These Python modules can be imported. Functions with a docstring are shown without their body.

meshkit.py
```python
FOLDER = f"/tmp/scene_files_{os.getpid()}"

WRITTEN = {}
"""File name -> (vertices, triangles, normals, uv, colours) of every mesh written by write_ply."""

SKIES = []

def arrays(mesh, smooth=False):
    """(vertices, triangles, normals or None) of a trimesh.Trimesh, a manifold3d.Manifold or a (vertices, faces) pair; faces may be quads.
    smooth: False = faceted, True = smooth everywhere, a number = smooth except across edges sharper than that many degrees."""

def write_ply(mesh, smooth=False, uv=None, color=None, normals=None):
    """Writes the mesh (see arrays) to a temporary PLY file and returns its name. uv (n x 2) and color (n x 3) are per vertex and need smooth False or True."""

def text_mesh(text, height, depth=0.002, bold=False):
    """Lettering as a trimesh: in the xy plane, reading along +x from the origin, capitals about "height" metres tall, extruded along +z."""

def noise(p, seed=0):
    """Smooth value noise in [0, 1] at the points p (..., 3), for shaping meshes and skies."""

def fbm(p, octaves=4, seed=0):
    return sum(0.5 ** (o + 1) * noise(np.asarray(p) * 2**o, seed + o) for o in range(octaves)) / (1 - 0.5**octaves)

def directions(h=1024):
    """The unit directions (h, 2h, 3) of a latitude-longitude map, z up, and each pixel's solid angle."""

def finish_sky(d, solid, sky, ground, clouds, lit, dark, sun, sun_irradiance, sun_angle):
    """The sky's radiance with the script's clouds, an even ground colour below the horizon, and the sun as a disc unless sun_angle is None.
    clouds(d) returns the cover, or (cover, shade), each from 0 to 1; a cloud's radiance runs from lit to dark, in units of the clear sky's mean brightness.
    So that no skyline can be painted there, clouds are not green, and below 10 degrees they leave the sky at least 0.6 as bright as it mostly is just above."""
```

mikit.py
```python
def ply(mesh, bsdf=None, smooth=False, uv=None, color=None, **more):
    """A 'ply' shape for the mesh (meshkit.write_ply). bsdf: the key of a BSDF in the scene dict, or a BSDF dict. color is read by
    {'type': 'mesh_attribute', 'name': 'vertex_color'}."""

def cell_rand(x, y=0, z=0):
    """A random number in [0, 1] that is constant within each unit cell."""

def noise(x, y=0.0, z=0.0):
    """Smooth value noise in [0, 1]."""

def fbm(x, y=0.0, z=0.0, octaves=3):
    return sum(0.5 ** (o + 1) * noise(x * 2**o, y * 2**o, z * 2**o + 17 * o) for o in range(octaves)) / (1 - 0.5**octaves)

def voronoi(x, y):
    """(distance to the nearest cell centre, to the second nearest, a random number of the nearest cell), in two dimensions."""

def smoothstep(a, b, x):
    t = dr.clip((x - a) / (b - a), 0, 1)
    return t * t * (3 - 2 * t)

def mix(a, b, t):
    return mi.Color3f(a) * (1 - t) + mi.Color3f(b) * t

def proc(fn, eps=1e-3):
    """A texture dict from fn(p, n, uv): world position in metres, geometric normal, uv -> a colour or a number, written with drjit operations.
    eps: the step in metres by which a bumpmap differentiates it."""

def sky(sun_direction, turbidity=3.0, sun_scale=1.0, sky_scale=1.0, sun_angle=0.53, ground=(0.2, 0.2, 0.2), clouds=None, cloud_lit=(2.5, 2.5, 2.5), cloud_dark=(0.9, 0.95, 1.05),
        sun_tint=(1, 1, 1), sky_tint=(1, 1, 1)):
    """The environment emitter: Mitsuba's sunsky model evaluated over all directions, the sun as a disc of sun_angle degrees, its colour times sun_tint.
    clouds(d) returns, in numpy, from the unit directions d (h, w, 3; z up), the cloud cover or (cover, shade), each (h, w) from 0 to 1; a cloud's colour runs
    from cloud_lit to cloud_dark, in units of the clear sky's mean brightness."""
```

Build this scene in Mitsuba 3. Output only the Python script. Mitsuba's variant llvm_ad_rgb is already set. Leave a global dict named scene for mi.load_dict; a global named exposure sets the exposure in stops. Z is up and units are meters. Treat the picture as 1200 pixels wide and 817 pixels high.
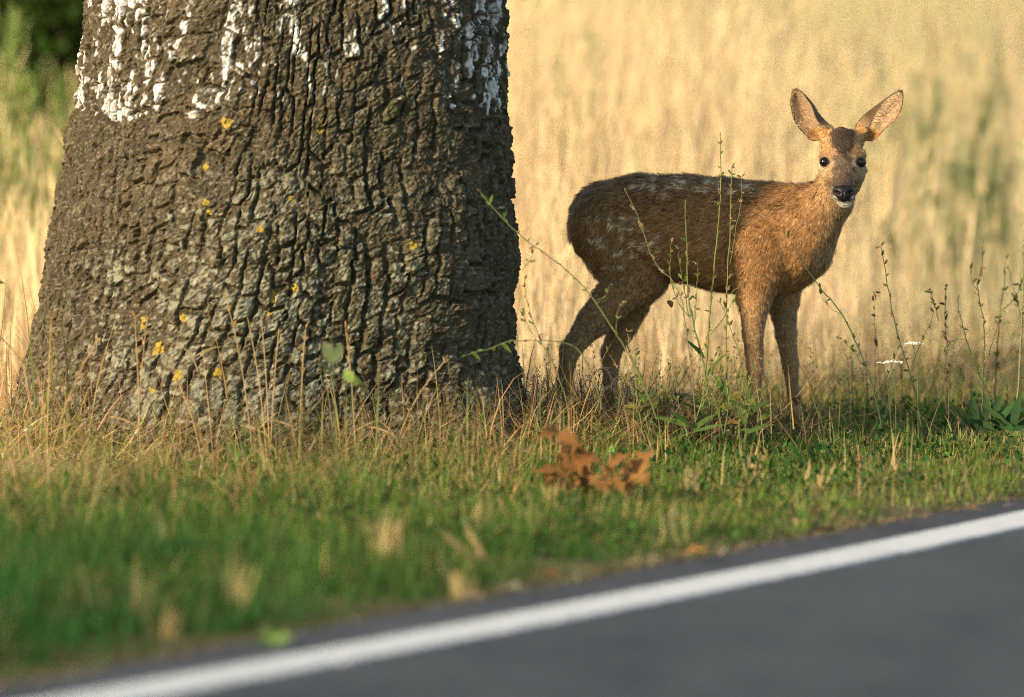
import math, numpy as np, trimesh, mitsuba as mi, mikit, meshkit
import drjit as dr
from scipy.spatial import cKDTree

# ------------------------------------------------------------------ camera, light, exposure
T = mi.ScalarTransform4f
F = 12875.0                                  # focal length in photo pixels (1200 wide): a 500 mm telephoto
CAM_H = 1.2
PITCH = math.atan(506.5 / F)
scene, labels = {}, {}
scene['camera'] = {
    'type': 'thinlens', 'fov': 2 * math.degrees(math.atan(600 / F)), 'fov_axis': 'x',
    'aperture_radius': 0.052, 'focus_distance': 24.6, 'near_clip': 0.5, 'far_clip': 6000.0,
    'to_world': T().look_at(origin=[0, 0, CAM_H], target=[0, math.cos(PITCH), CAM_H - math.sin(PITCH)], up=[0, 0, 1])}
SUN_AZ, SUN_EL = math.radians(49), math.radians(21.5)      # from the front left, behind the camera's shoulder
SUN = [-math.sin(SUN_AZ) * math.cos(SUN_EL), -math.cos(SUN_AZ) * math.cos(SUN_EL), math.sin(SUN_EL)]
scene['sky'] = mikit.sky(SUN, turbidity=3, sun_tint=(0.97, 1.02, 1.12), sky_scale=1.6, sky_tint=(1.05, 0.93, 0.81), sun_angle=2.0, ground=(0.2, 0.17, 0.1))
exposure = 2.4

rng = np.random.default_rng(7)


def P(px, py, Y):
    """The world point at distance Y along the road that lies behind a pixel of the 1200 x 817 photograph (measuring aid)."""
    d = np.array([(px - 600) / F, math.cos(PITCH) + math.sin(PITCH) * (408.5 - py) / F, -math.sin(PITCH) + math.cos(PITCH) * (408.5 - py) / F])
    return np.array([0, 0, CAM_H]) + d * (Y / d[1])


def G(px, py, z=0.0):
    d = np.array([(px - 600) / F, math.cos(PITCH) + math.sin(PITCH) * (408.5 - py) / F, -math.sin(PITCH) + math.cos(PITCH) * (408.5 - py) / F])
    return np.array([0, 0, CAM_H]) + d * ((z - CAM_H) / d[2])


# ------------------------------------------------------------------ helpers
def key_for(name):
    if name not in scene:
        return name
    i = 1
    while f'{name}_{i:03d}' in scene:
        i += 1
    return f'{name}_{i:03d}'


ROOTS = {}


def root(name, label, category, group=None):
    n = ROOTS.get(name, 0)
    ROOTS[name] = n + 1
    key = name if n == 0 else f'{name}_{n:03d}'
    labels[key] = {'label': label, 'category': category}
    if group:
        labels[key]['group'] = group
    return key


def put(name, mesh, mat, parent=None, smooth=False, color=None, kind=None, uv=None):
    key = key_for(f'{parent}__{name}' if parent else name)
    scene[key] = mikit.ply(mesh, mat, smooth=smooth, color=color, uv=uv)
    if kind:
        labels.setdefault(key, {})['kind'] = kind
    return key


class Acc:
    """Collects vertices, triangles and colours into one mesh."""

    def __init__(self):
        self.v, self.f, self.c, self.n = [], [], [], 0

    def add(self, v, f, c):
        v = np.asarray(v, float)
        self.v.append(v)
        self.f.append(np.asarray(f, int) + self.n)
        self.c.append(np.broadcast_to(np.asarray(c, float), v.shape))
        self.n += len(v)

    def put(self, name, mat, parent=None, smooth=False, kind=None):
        return put(name, (np.vstack(self.v), np.vstack(self.f)), mat, parent, smooth, np.vstack(self.c), kind)


def unit(a):
    a = np.asarray(a, float)
    return a / np.maximum(np.linalg.norm(a, axis=-1, keepdims=True), 1e-12)


def blades(base, az, h, w, lean, curve, segs, col0, col1, taper=1.5):
    """Many ribbons that lean and bend: vertices, triangles, colours."""
    n = len(base)
    t = np.linspace(0, 1, segs + 1)
    d = np.stack([np.cos(az), np.sin(az), np.zeros(n)], 1)
    side = np.stack([-np.sin(az), np.cos(az), np.zeros(n)], 1)
    pos, ps = np.array(base, float), []
    for k in range(segs + 1):
        ps.append(pos.copy())
        ang = lean + curve * (k + 0.5) / segs
        pos = pos + (h / segs)[:, None] * (np.sin(ang)[:, None] * d + np.cos(ang)[:, None] * np.array([0, 0, 1.0]))
    V, C = [], []
    for k in range(segs):
        ww = (w * (1 - t[k] ** taper) * 0.5)[:, None]
        V += [ps[k] - side * ww, ps[k] + side * ww]
        c = col0 * (1 - t[k]) + col1 * t[k]
        C += [c, c]
    V.append(ps[-1])
    C.append(col1)
    m = 2 * segs + 1
    V, C = np.stack(V, 1).reshape(-1, 3), np.stack(C, 1).reshape(-1, 3)
    f = []
    for k in range(segs - 1):
        f += [[2 * k, 2 * k + 1, 2 * k + 3], [2 * k, 2 * k + 3, 2 * k + 2]]
    f.append([2 * segs - 2, 2 * segs - 1, 2 * segs])
    Fc = (np.arange(n) * m)[:, None, None] + np.array(f)[None]
    return V, Fc.reshape(-1, 3), C


def spline(pts, n):
    pts = np.asarray(pts, float)
    if len(pts) == 2:
        return pts[0] + (pts[1] - pts[0]) * np.linspace(0, 1, n)[:, None]
    from scipy.interpolate import PchipInterpolator
    s = np.r_[0, np.cumsum(np.linalg.norm(np.diff(pts, axis=0), axis=1))]
    return PchipInterpolator(s, pts)(np.linspace(0, s[-1], n))


def tube(path, radii, sides=6, cap=True):
    path = np.asarray(path, float)
    n = len(path)
    radii = np.broadcast_to(np.asarray(radii, float), (n,))
    tan = unit(np.gradient(path, axis=0))
    ref = np.array([0.31, 0.9, 0.2]) if abs(tan[:, 1]).mean() < 0.8 else np.array([0.9, 0.2, 0.3])
    a = unit(np.cross(tan, ref))
    b = np.cross(tan, a)
    ang = np.arange(sides) * 2 * np.pi / sides
    v = path[:, None] + radii[:, None, None] * (np.cos(ang)[None, :, None] * a[:, None] + np.sin(ang)[None, :, None] * b[:, None])
    v = v.reshape(-1, 3)
    i, j = np.meshgrid(np.arange(n - 1), np.arange(sides), indexing='ij')
    p, q = i * sides + j, i * sides + (j + 1) % sides
    f = np.concatenate([np.stack([p, q, q + sides], -1).reshape(-1, 3), np.stack([p, q + sides, p + sides], -1).reshape(-1, 3)])
    if cap:
        v = np.vstack([v, path[:1], path[-1:]])
        k = np.arange(sides)
        f = np.vstack([f, np.stack([k, k * 0 + len(v) - 2, (k + 1) % sides], 1), np.stack([(n - 1) * sides + k, (n - 1) * sides + (k + 1) % sides, k * 0 + len(v) - 1], 1)])
    return v, f


def leaf_mesh(base, direction, normal, length, width, curl=0.3, lobes=0, n=9, fold=0.25, twist=0.0, r=None):
    """A leaf blade: outline with or without lobes, folded along its midrib and curled along its length."""
    d, nn = unit(direction), unit(normal)
    s = unit(np.cross(d, nn))
    nn = np.cross(s, d)
    t = np.linspace(0, 1, n)
    half = width / 2 * np.sin(np.pi * np.clip(t, 0.02, 1) ** 0.8) ** 0.8
    if lobes:
        half = half * (1 + 0.42 * np.cos(2 * np.pi * lobes * t + 0.6))
    half[-1] = 0.0
    half[0] = width * 0.04
    ang = curl * t
    px_ = np.cumsum(np.r_[0, np.cos((ang[1:] + ang[:-1]) / 2)]) / (n - 1) * length
    pz_ = np.cumsum(np.r_[0, -np.sin((ang[1:] + ang[:-1]) / 2)]) / (n - 1) * length
    mid = np.asarray(base) + px_[:, None] * d + pz_[:, None] * nn
    tw = twist * t
    sv = np.cos(tw)[:, None] * s + np.sin(tw)[:, None] * nn
    up = np.cos(tw)[:, None] * nn - np.sin(tw)[:, None] * s
    wob = 0 if r is None else (r.normal(0, 0.12, n) * half)[:, None] * up
    L = mid - sv * half[:, None] + up * (fold * half)[:, None] + wob
    R = mid + sv * half[:, None] + up * (fold * half)[:, None] - wob
    v = np.stack([L, mid, R], 1).reshape(-1, 3)
    f = []
    for k in range(n - 1):
        a = 3 * k
        f += [[a, a + 1, a + 4], [a, a + 4, a + 3], [a + 1, a + 2, a + 5], [a + 1, a + 5, a + 4]]
    return v, np.array(f)


def vary(n, col, amt=0.15, r=None):
    r = r or rng
    c = np.asarray(col, float) * np.exp(r.normal(0, amt, (n, 1))) * np.exp(r.normal(0, amt * 0.35, (n, 3)))
    return np.clip(c, 0.004, 0.9)


# ------------------------------------------------------------------ materials
VC = {'type': 'mesh_attribute', 'name': 'vertex_color'}


def vcol(rough, spec=0.3):
    return {'type': 'twosided', 'bsdf': {'type': 'principled', 'base_color': VC, 'roughness': rough, 'specular': spec}}


def n3(p, s, octaves=3):
    return mikit.fbm(p.x * s, p.y * s, p.z * s, octaves)


scene['leaf_material'] = {'type': 'principledthin', 'base_color': VC, 'roughness': 0.55, 'spec_trans': 0.0, 'diff_trans': 0.7, 'eta': 1.4}
scene['straw_material'] = {'type': 'principledthin', 'base_color': VC, 'roughness': 0.6, 'spec_trans': 0.0, 'diff_trans': 0.5, 'eta': 1.35}
scene['fur_material'] = vcol(0.65, 0.25)
scene['bark_material'] = {'type': 'twosided', 'bsdf': {'type': 'bumpmap', 'scale': 1.0,
    'arbitrary': mikit.proc(lambda p, n, uv: n3(p, 190.0, 3) * 0.0085, eps=1.5e-3),
    'bsdf': {'type': 'principled', 'base_color': VC, 'roughness': 0.85, 'specular': 0.2}}}
scene['soil_material'] = vcol(0.95, 0.1)
scene['wet_black_material'] = {'type': 'principled', 'base_color': {'type': 'rgb', 'value': [0.008, 0.007, 0.007]}, 'roughness': 0.14, 'specular': 0.5}
scene['nose_material'] = {'type': 'bumpmap', 'scale': 1.0, 'arbitrary': mikit.proc(lambda p, n, uv: mikit.noise(p.x * 900, p.y * 900, p.z * 900) * 0.0006, eps=4e-4),
    'bsdf': {'type': 'principled', 'base_color': {'type': 'rgb', 'value': [0.012, 0.011, 0.012]}, 'roughness': 0.33, 'specular': 0.35}}
scene['hoof_material'] = {'type': 'principled', 'base_color': {'type': 'rgb', 'value': [0.03, 0.025, 0.02]}, 'roughness': 0.4}
scene['asphalt_material'] = {'type': 'twosided', 'bsdf': {'type': 'bumpmap', 'scale': 1.0,
    'arbitrary': mikit.proc(lambda p, n, uv: mikit.noise(p.x * 140, p.y * 140, 1.5) * 0.004 + mikit.noise(p.x * 330, p.y * 330, 7.5) * 0.0015, eps=1.5e-3),
    'bsdf': {'type': 'principled', 'roughness': 0.85, 'specular': 0.2, 'base_color': mikit.proc(lambda p, n, uv: mikit.mix(
        mikit.mix((0.027, 0.033, 0.042), (0.062, 0.069, 0.083), mikit.fbm(p.x * 5.1, p.y * 1.6, 0.5, 4)),
        (0.11, 0.11, 0.11), mikit.smoothstep(0.62, 0.8, mikit.noise(p.x * 120, p.y * 120, 3.5)) * 0.7))}}}
scene['line_material'] = {'type': 'twosided', 'bsdf': {'type': 'bumpmap', 'scale': 1.0,
    'arbitrary': mikit.proc(lambda p, n, uv: mikit.noise(p.x * 140, p.y * 140, 1.5) * 0.0025, eps=1.5e-3),
    'bsdf': {'type': 'principled', 'roughness': 0.7, 'specular': 0.3, 'base_color': mikit.proc(lambda p, n, uv: mikit.mix(
        (0.44, 0.47, 0.505), (0.25, 0.26, 0.27), mikit.smoothstep(0.58, 0.8, mikit.fbm(p.x * 22, p.y * 22, 2.5, 4))))}}}

# ------------------------------------------------------------------ the lie of the land: distance s from the asphalt's edge, along coordinate l
RD = unit(np.array([0.315, 0.949]))                     # the road's direction
RN = np.array([-RD[1], RD[0]])                          # away from the road, towards the trees
E0 = np.array([-0.134, 19.12])                          # a point on the asphalt's edge


def road_s(x, y):
    return (x - E0[0]) * RN[0] + (y - E0[1]) * RN[1]


def road_l(x, y):
    return (x - E0[0]) * RD[0] + (y - E0[1]) * RD[1]


def xy_of(s, l):
    return E0[0] + s * RN[0] + l * RD[0], E0[1] + s * RN[1] + l * RD[1]


TREE = np.array([-0.484, 24.66])


def ground_z(x, y):
    s = road_s(x, y)
    p = np.stack([x, y, np.zeros_like(x)], -1)
    z = 0.035 * (meshkit.fbm(p * 1.3, 4, 3) - 0.5) + 0.02 * (meshkit.fbm(p * 7, 3, 5) - 0.5)
    near = np.clip(s / 0.35, 0, 1)
    z = np.where(s > 0, -0.012 + near * 0.012 + z * (0.25 + 0.75 * near), -0.05 - 0.0 * z)
    far = np.clip((np.hypot(x, y - 25) - 60) / 200, 0, 1)
    dt = np.hypot(x - TREE[0], y - TREE[1])
    z = z + 0.05 * np.exp(-(dt / 0.75) ** 2)
    side = s < -6.4
    z = np.where(side, -0.02 + 0.03 * (meshkit.fbm(p * 1.3, 3, 9) - 0.5), z)
    return z * (1 - far) + far * -0.06


def make_ground():
    ys = np.r_[-2000, -600, -200, -60, -20, -5, 5, 12, np.arange(15.5, 29, 0.035), np.arange(29, 60, 0.4), 62, 66, 72, 80, 100, 140, 200, 400, 900, 2500, 5000]
    xs = np.r_[-4000, -1200, -400, -120, -40, -15, -8, -5, np.arange(-3, 3.001, 0.035), 5, 8, 15, 40, 120, 400, 1200, 4000]
    X, Y = np.meshgrid(xs, ys)
    Z = ground_z(X.ravel(), Y.ravel())
    v = np.stack([X.ravel(), Y.ravel(), Z], 1)
    ny, nx = X.shape
    i, j = np.meshgrid(np.arange(ny - 1), np.arange(nx - 1), indexing='ij')
    a = (i * nx + j).ravel()
    f = np.vstack([np.stack([a, a + 1, a + nx + 1], 1), np.stack([a, a + nx + 1, a + nx], 1)])
    s = road_s(v[:, 0], v[:, 1])
    p3 = np.stack([v[:, 0], v[:, 1], v[:, 0] * 0], 1)
    m = meshkit.fbm(p3 * 5, 4, 21)[:, None]
    soil, straw, moss = np.array([0.085, 0.065, 0.04]), np.array([0.66, 0.51, 0.30]), np.array([0.06, 0.075, 0.025])
    w = np.clip((s - 2.0) / 0.5 + (m[:, 0] - 0.5) * 1.2, 0, 1)[:, None]
    c = (soil * (1 - m) + moss * m) * (1 - w) + straw * w * (0.75 + 0.5 * m)
    put('ground', (v, f), 'soil_material', smooth=True, color=c, kind='structure')


make_ground()


def make_road():
    l = np.r_[-400, -100, -30, np.arange(-6, 9, 0.02), 20, 60, 200, 600]
    fine = (l > -6) & (l < 9)
    q = np.stack([l * 4, l * 0, l * 0], 1)
    edge = np.where(fine, 0.05 * (meshkit.fbm(q * 0.6, 3, 1) - 0.5) + 0.035 * (meshkit.fbm(q * 4, 3, 2) - 0.5), 0)
    rows = []
    for s, z in ((edge - 0.01, -0.06), (edge, -0.004), (edge - 0.012, 0.0), (-1.5 + 0 * l, 0.0), (-3.2 + 0 * l, 0.012), (-6.3 + 0 * l, 0.0), (-6.3 + 0 * l, -0.06)):
        x, y = xy_of(s, l)
        rows.append(np.stack([x, y, np.full_like(x, z)], 1))
    v = np.concatenate(rows)
    n = len(l)
    f = []
    for k in range(len(rows) - 1):
        a = k * n + np.arange(n - 1)
        f += [np.stack([a, a + 1, a + n + 1], 1), np.stack([a, a + n + 1, a + n], 1)]
    put('road', (v, np.vstack(f)), 'asphalt_material', smooth=30, kind='structure')
    # the white edge line, a thin skin of paint with slightly ragged borders
    l = np.r_[-60, -20, np.arange(-6, 9, 0.012), 20, 60]
    r = np.random.default_rng(3)
    o = -0.212 + 0.0048 * np.clip(l, -6, 9) ** 2 + 0.006 * (r.random(len(l)) - 0.5)
    w = 0.142 + 0.008 * (r.random(len(l)) - 0.5)
    rows = []
    for s, z in ((o, 0.0006), (o - 0.003, 0.004), (o - w + 0.003, 0.004), (o - w, 0.0006)):
        x, y = xy_of(s, l)
        rows.append(np.stack([x, y, np.full_like(x, z)], 1))
    v = np.concatenate(rows)
    n = len(l)
    f = []
    for k in range(3):
        a = k * n + np.arange(n - 1)
        f += [np.stack([a, a + 1, a + n + 1], 1), np.stack([a, a + n + 1, a + n], 1)]
    put('edge_line', (v, np.vstack(f)), 'line_material', 'road', smooth=30)
    labels['road__edge_line'] = {'label': 'white painted line along the asphalt edge'}


make_road()


# ------------------------------------------------------------------ the tree
ZT = lambda py: P(600, py, TREE[1])[2]
_zk = np.array([ZT(y) for y in (560, 520, 490, 470, 440, 400, 350, 300, 250, 200, 100, 0)] + [2.2, 3.6, 4.4])
_lk = np.array([P(x, 300, TREE[1])[0] for x in (-30, -16, 0, 9, 21, 34, 45, 54, 63, 73, 87, 97)] + [-0.84, -0.80, -0.78])
_rk = np.array([P(x, 300, TREE[1])[0] for x in (656, 638, 625, 618, 609, 605, 607, 609, 606, 600, 597, 599)] + [-0.03, -0.08, -0.12])


def trunk_mid(z):
    a, b = np.interp(z, _zk, _lk), np.interp(z, _zk, _rk)
    return (a + b) / 2, (b - a) / 2


def hash2(i, j, k):
    h = (i.astype(np.int64) * 374761393 + j.astype(np.int64) * 668265263 + k * 144665 * 7919) & 0xFFFFFFFF
    h = ((h ^ (h >> 13)) * 1274126177) & 0xFFFFFFFF
    return ((h ^ (h >> 16)) & 0xFFFFFF) / 16777215.0


def bark(u, z, q):
    """Relief of the furrowed bark at arc length u and height z (metres): long upright furrows that wander, merge and close, cross cracks that cut
    the ridges into blocky plates, flakes and grain. Returns displacement, a number per plate, how proud a place is, and a number per ridge."""
    lean = 0.26 * np.exp(-((u + 0.10) / 0.15) ** 2) * np.clip(z, 0, 2)
    wu = u - lean * 0.55 + 0.050 * (meshkit.fbm(q * 2.6, 3, 31) - 0.5) + 0.026 * (meshkit.fbm(q * 15, 2, 37) - 0.5) + 0.011 * (meshkit.fbm(q * 48, 3, 38) - 0.5)
    cu = 0.040
    a = wu / cu - np.clip(-wu - 0.15, 0, 9) * (1 / 0.029 - 1 / cu)
    fa = np.floor(a)
    edge, col = np.full(u.shape, 9.0), fa - 2
    zz = z * 1.0
    for k in (-1, 0, 1, 2):
        i_ = fa + k
        n1 = meshkit.noise(np.stack([zz * 7.5, i_ * 3.7 + 0.5, i_ * 0 + 2.5], -1), 61)
        n2 = meshkit.noise(np.stack([zz * 26, i_ * 5.3 + 0.5, i_ * 0 + 8.5], -1), 62)
        zi = np.floor(zz / 0.085 + 9.7 * hash2(i_, i_ * 0, 21) + 0.5 * (n2 - 0.5))                  # plates end where a furrow jumps sideways
        b = i_ + 0.26 * (hash2(i_, i_ * 0, 1) - 0.5) + 0.36 * (n1 - 0.5) + 0.14 * (n2 - 0.5) + 0.40 * (hash2(i_, zi, 22) - 0.5)
        edge = np.minimum(edge, np.abs(a - b) * cu)
        col = col + (b < a)
    cid = hash2(col, col * 0, 3)
    slant = (cid - 0.5) * 0.9 * (a - np.floor(a)) + 0.35 * (meshkit.fbm(q * 28, 2, 41) - 0.5)
    c = z / 0.052 + cid * 17.3 + slant
    ic = np.floor(c)
    pid = np.round(col + 500)
    crack, which, strong = np.full(u.shape, 9.0), np.zeros_like(u), np.zeros_like(u)
    for k in (-1, 0, 1, 2):
        pos = ic + k + 0.8 * (hash2(ic + k, pid, 5) - 0.5)
        dd = np.abs(c - pos) * 0.052
        strong = np.where(dd < crack, hash2(ic + k, pid, 6), strong)
        crack = np.minimum(crack, dd)
        which = which + (pos < c)
    sub = hash2(ic + which, pid, 8)
    open_ = meshkit.fbm(q * np.array([9, 9, 5]), 3, 43)
    shut = np.clip((meshkit.fbm(q * np.array([16, 16, 10]), 2, 44) - 0.34) * 4.5, 0.08, 1)     # some furrows are nearly closed
    rag = 0.0045 * (meshkit.fbm(q * 95, 3, 46) - 0.5)
    half = 0.0017 + 0.0075 * np.clip(open_ - 0.36, 0, 1)
    h1 = np.clip((edge + rag - half) / 0.0028, 0, 1)                                          # steep walls, flat tops
    fine = np.clip((-u - 0.22) / 0.2, 0, 1)
    deep = (0.0095 + 0.017 * np.clip(open_ - 0.38, 0, 1)) * np.maximum(shut, 0.6 * fine)
    h2 = np.clip((crack + rag * 0.9 - 0.0010 - 0.0034 * strong) / 0.0022, 0, 1)
    depth2 = 0.0015 + 0.0125 * np.clip(strong * 1.5 - 0.35, 0, 1)
    d = -deep * (1 - h1) - depth2 * (1 - h2) * h1
    tilt = (hash2(ic + which, pid, 11) - 0.5) * 0.16 * (a - np.floor(a) - 0.5) * cu + (hash2(ic + which, pid, 12) - 0.35) * 0.12 * np.clip(crack, 0, 0.03)
    d = d + h1 * h2 * (0.011 * (sub - 0.5) + tilt)
    for k_, (fq, st, amp) in enumerate((((30, 30, 17), 8, 0.014), ((64, 64, 44), 6, 0.013))):  # flakes with sharp steps
        t_ = meshkit.fbm(q * np.array(fq), 3, 47 + k_) * st
        fr = t_ - np.floor(t_)
        d = d + amp / st * (np.floor(t_) + np.clip((fr - 0.8) / 0.2, 0, 1) - st / 2)
    d = d - 0.004 * np.abs(2 * meshkit.noise(q * 70, 52) - 1) + 0.008 * (meshkit.fbm(q * 160, 2, 53) - 0.5)
    d = d + 0.028 * (meshkit.fbm(q * 4.5, 2, 57) - 0.5)
    return d, sub, h1 * h2, cid


def make_trunk():
    th = np.r_[np.linspace(-math.pi, -1.72, 60)[:-1], np.linspace(-1.72, 1.72, 700), np.linspace(1.72, math.pi, 60)[1:-1]]
    zz = np.r_[np.arange(-0.12, 1.09, 0.0027), np.linspace(1.1, 4.4, 90)]
    TH, Z = np.meshgrid(th, zz)
    sh = TH.shape
    TH, Z = TH.ravel(), Z.ravel()
    mx, R = trunk_mid(Z)
    # root flare: lobes that grow towards the ground
    flare = np.exp(-np.clip(Z, 0, 9) / 0.13)
    lob = 0.07 * flare * (np.cos(5 * TH + 0.7) + 0.6 * np.cos(3 * TH + 2.0)) + 0.02 * np.cos(4 * TH + 1.0 + Z)
    side = np.abs(np.sin(TH)) ** 3
    Rr = R + (1 - side) * lob
    u = TH * 0.5
    q = np.stack([np.sin(TH) * 0.5 + 3, -np.cos(TH) * 0.5 + 3, Z], 1)
    d, sub, proud, ridge = bark(u, Z, q)
    rr = Rr + d - 0.004
    v = np.stack([mx + rr * np.sin(TH), TREE[1] - rr * np.cos(TH), Z], 1)
    ny, nx = sh
    i, j = np.meshgrid(np.arange(ny - 1), np.arange(nx), indexing='ij')
    a, b = (i * nx + j).ravel(), (i * nx + (j + 1) % nx).ravel()
    f = np.vstack([np.stack([a, b, b + nx], 1), np.stack([a, b + nx, a + nx], 1)])
    # colour: plates of grey brown and warm brown, crusts of grey lichen, moss, remains of whitewash on the proud faces
    n1, n2, n3_ = meshkit.fbm(q * 6, 3, 61), meshkit.fbm(q * 22, 3, 63), meshkit.fbm(q * 70, 2, 65)
    c = np.array([0.074, 0.062, 0.038])[None] * (0.70 + 0.55 * n2[:, None] + 0.35 * (sub[:, None] - 0.5))
    warm = np.clip((meshkit.fbm(q * 14, 3, 67) - 0.56) * 7, 0, 1)[:, None]
    c = c * (1 - 0.4 * warm) + np.array([0.12, 0.082, 0.042]) * 0.4 * warm
    speck = np.clip((0.6 * meshkit.noise(q * 210, 66) + 0.4 * n3_ - 0.56) * 8, 0, 1)[:, None]
    c = c * (1 - 0.55 * speck) + np.array([0.26, 0.23, 0.17]) * 0.55 * speck
    zone = np.exp(-((u + 0.04) / 0.34) ** 2) * np.clip((0.70 - Z) / 0.3, 0, 1) + 0.25 * np.clip((0.3 - Z) / 0.2, 0, 1)
    lich = np.clip((meshkit.fbm(q * 85, 2, 71) * 0.75 + meshkit.fbm(q * 14, 2, 73) * 0.40 + 0.15 * zone - 0.675) * 14, 0, 1) * np.clip(zone * 3, 0, 1) * (proud > 0.5)
    lc = np.array([0.27, 0.27, 0.20])[None] * (0.35 + 1.2 * n3_[:, None])
    c = c * (1 - 0.8 * lich[:, None]) + lc * 0.8 * lich[:, None]
    moss = np.clip((meshkit.fbm(q * 12, 3, 81) - 0.6) * 9, 0, 1) * np.exp(-((u - 0.22) / 0.12) ** 2 - ((Z - 0.62) / 0.25) ** 2)
    c = c * (1 - 0.5 * moss[:, None]) + np.array([0.07, 0.085, 0.025]) * 0.5 * moss[:, None]
    # whitewash: a band from 0.78 m up, worn down to streaks on the ridges; most left of the middle and at the right
    left, right = np.exp(-((TH + 0.80) / 0.40) ** 2), np.exp(-((TH - 1.18) / 0.30) ** 2)
    dens = 0.192 + 0.085 * left + 0.060 * right + 0.10 * (ridge - 0.5)
    low = 0.775 + 0.10 * (meshkit.fbm(q * np.array([16, 16, 3]), 2, 91) - 0.5) - 0.05 * left - 0.04 * right
    band = np.clip((Z - low) / 0.05, 0, 1)
    streak = meshkit.fbm(q * np.array([42, 42, 11]), 2, 93) * 0.55 + meshkit.fbm(q * np.array([105, 105, 55]), 2, 95) * 0.45
    wash = np.clip((1.75 + 0.5 * meshkit.noise(q * 12, 97) - Z) / 0.1, 0, 1) * np.clip((streak - (0.79 - 1.05 * dens)) * 13, 0, 1) * (band > 0.3) * (proud > 0.35)
    wc = np.array([0.80, 0.80, 0.77])[None] * (0.62 + 0.5 * np.clip(meshkit.fbm(q * 50, 3, 99), 0, 0.76))[:, None]
    c = c * (1 - wash[:, None]) + wc * wash[:, None]
    v = v + (wash * 0.0012)[:, None] * np.stack([np.sin(TH), -np.cos(TH), 0 * TH], 1)
    t = root('roadside_tree', 'thick rough barked tree trunk with flaking white paint on top', 'tree')
    put('trunk', (v, f), 'bark_material', t, smooth=True, color=np.clip(c, 0.01, 0.85))
    # yellow lichen rosettes: raised crusts cut from the bark's own surface
    V = v.reshape(ny, nx, 3)
    front = np.abs(th) < 1.6
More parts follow.
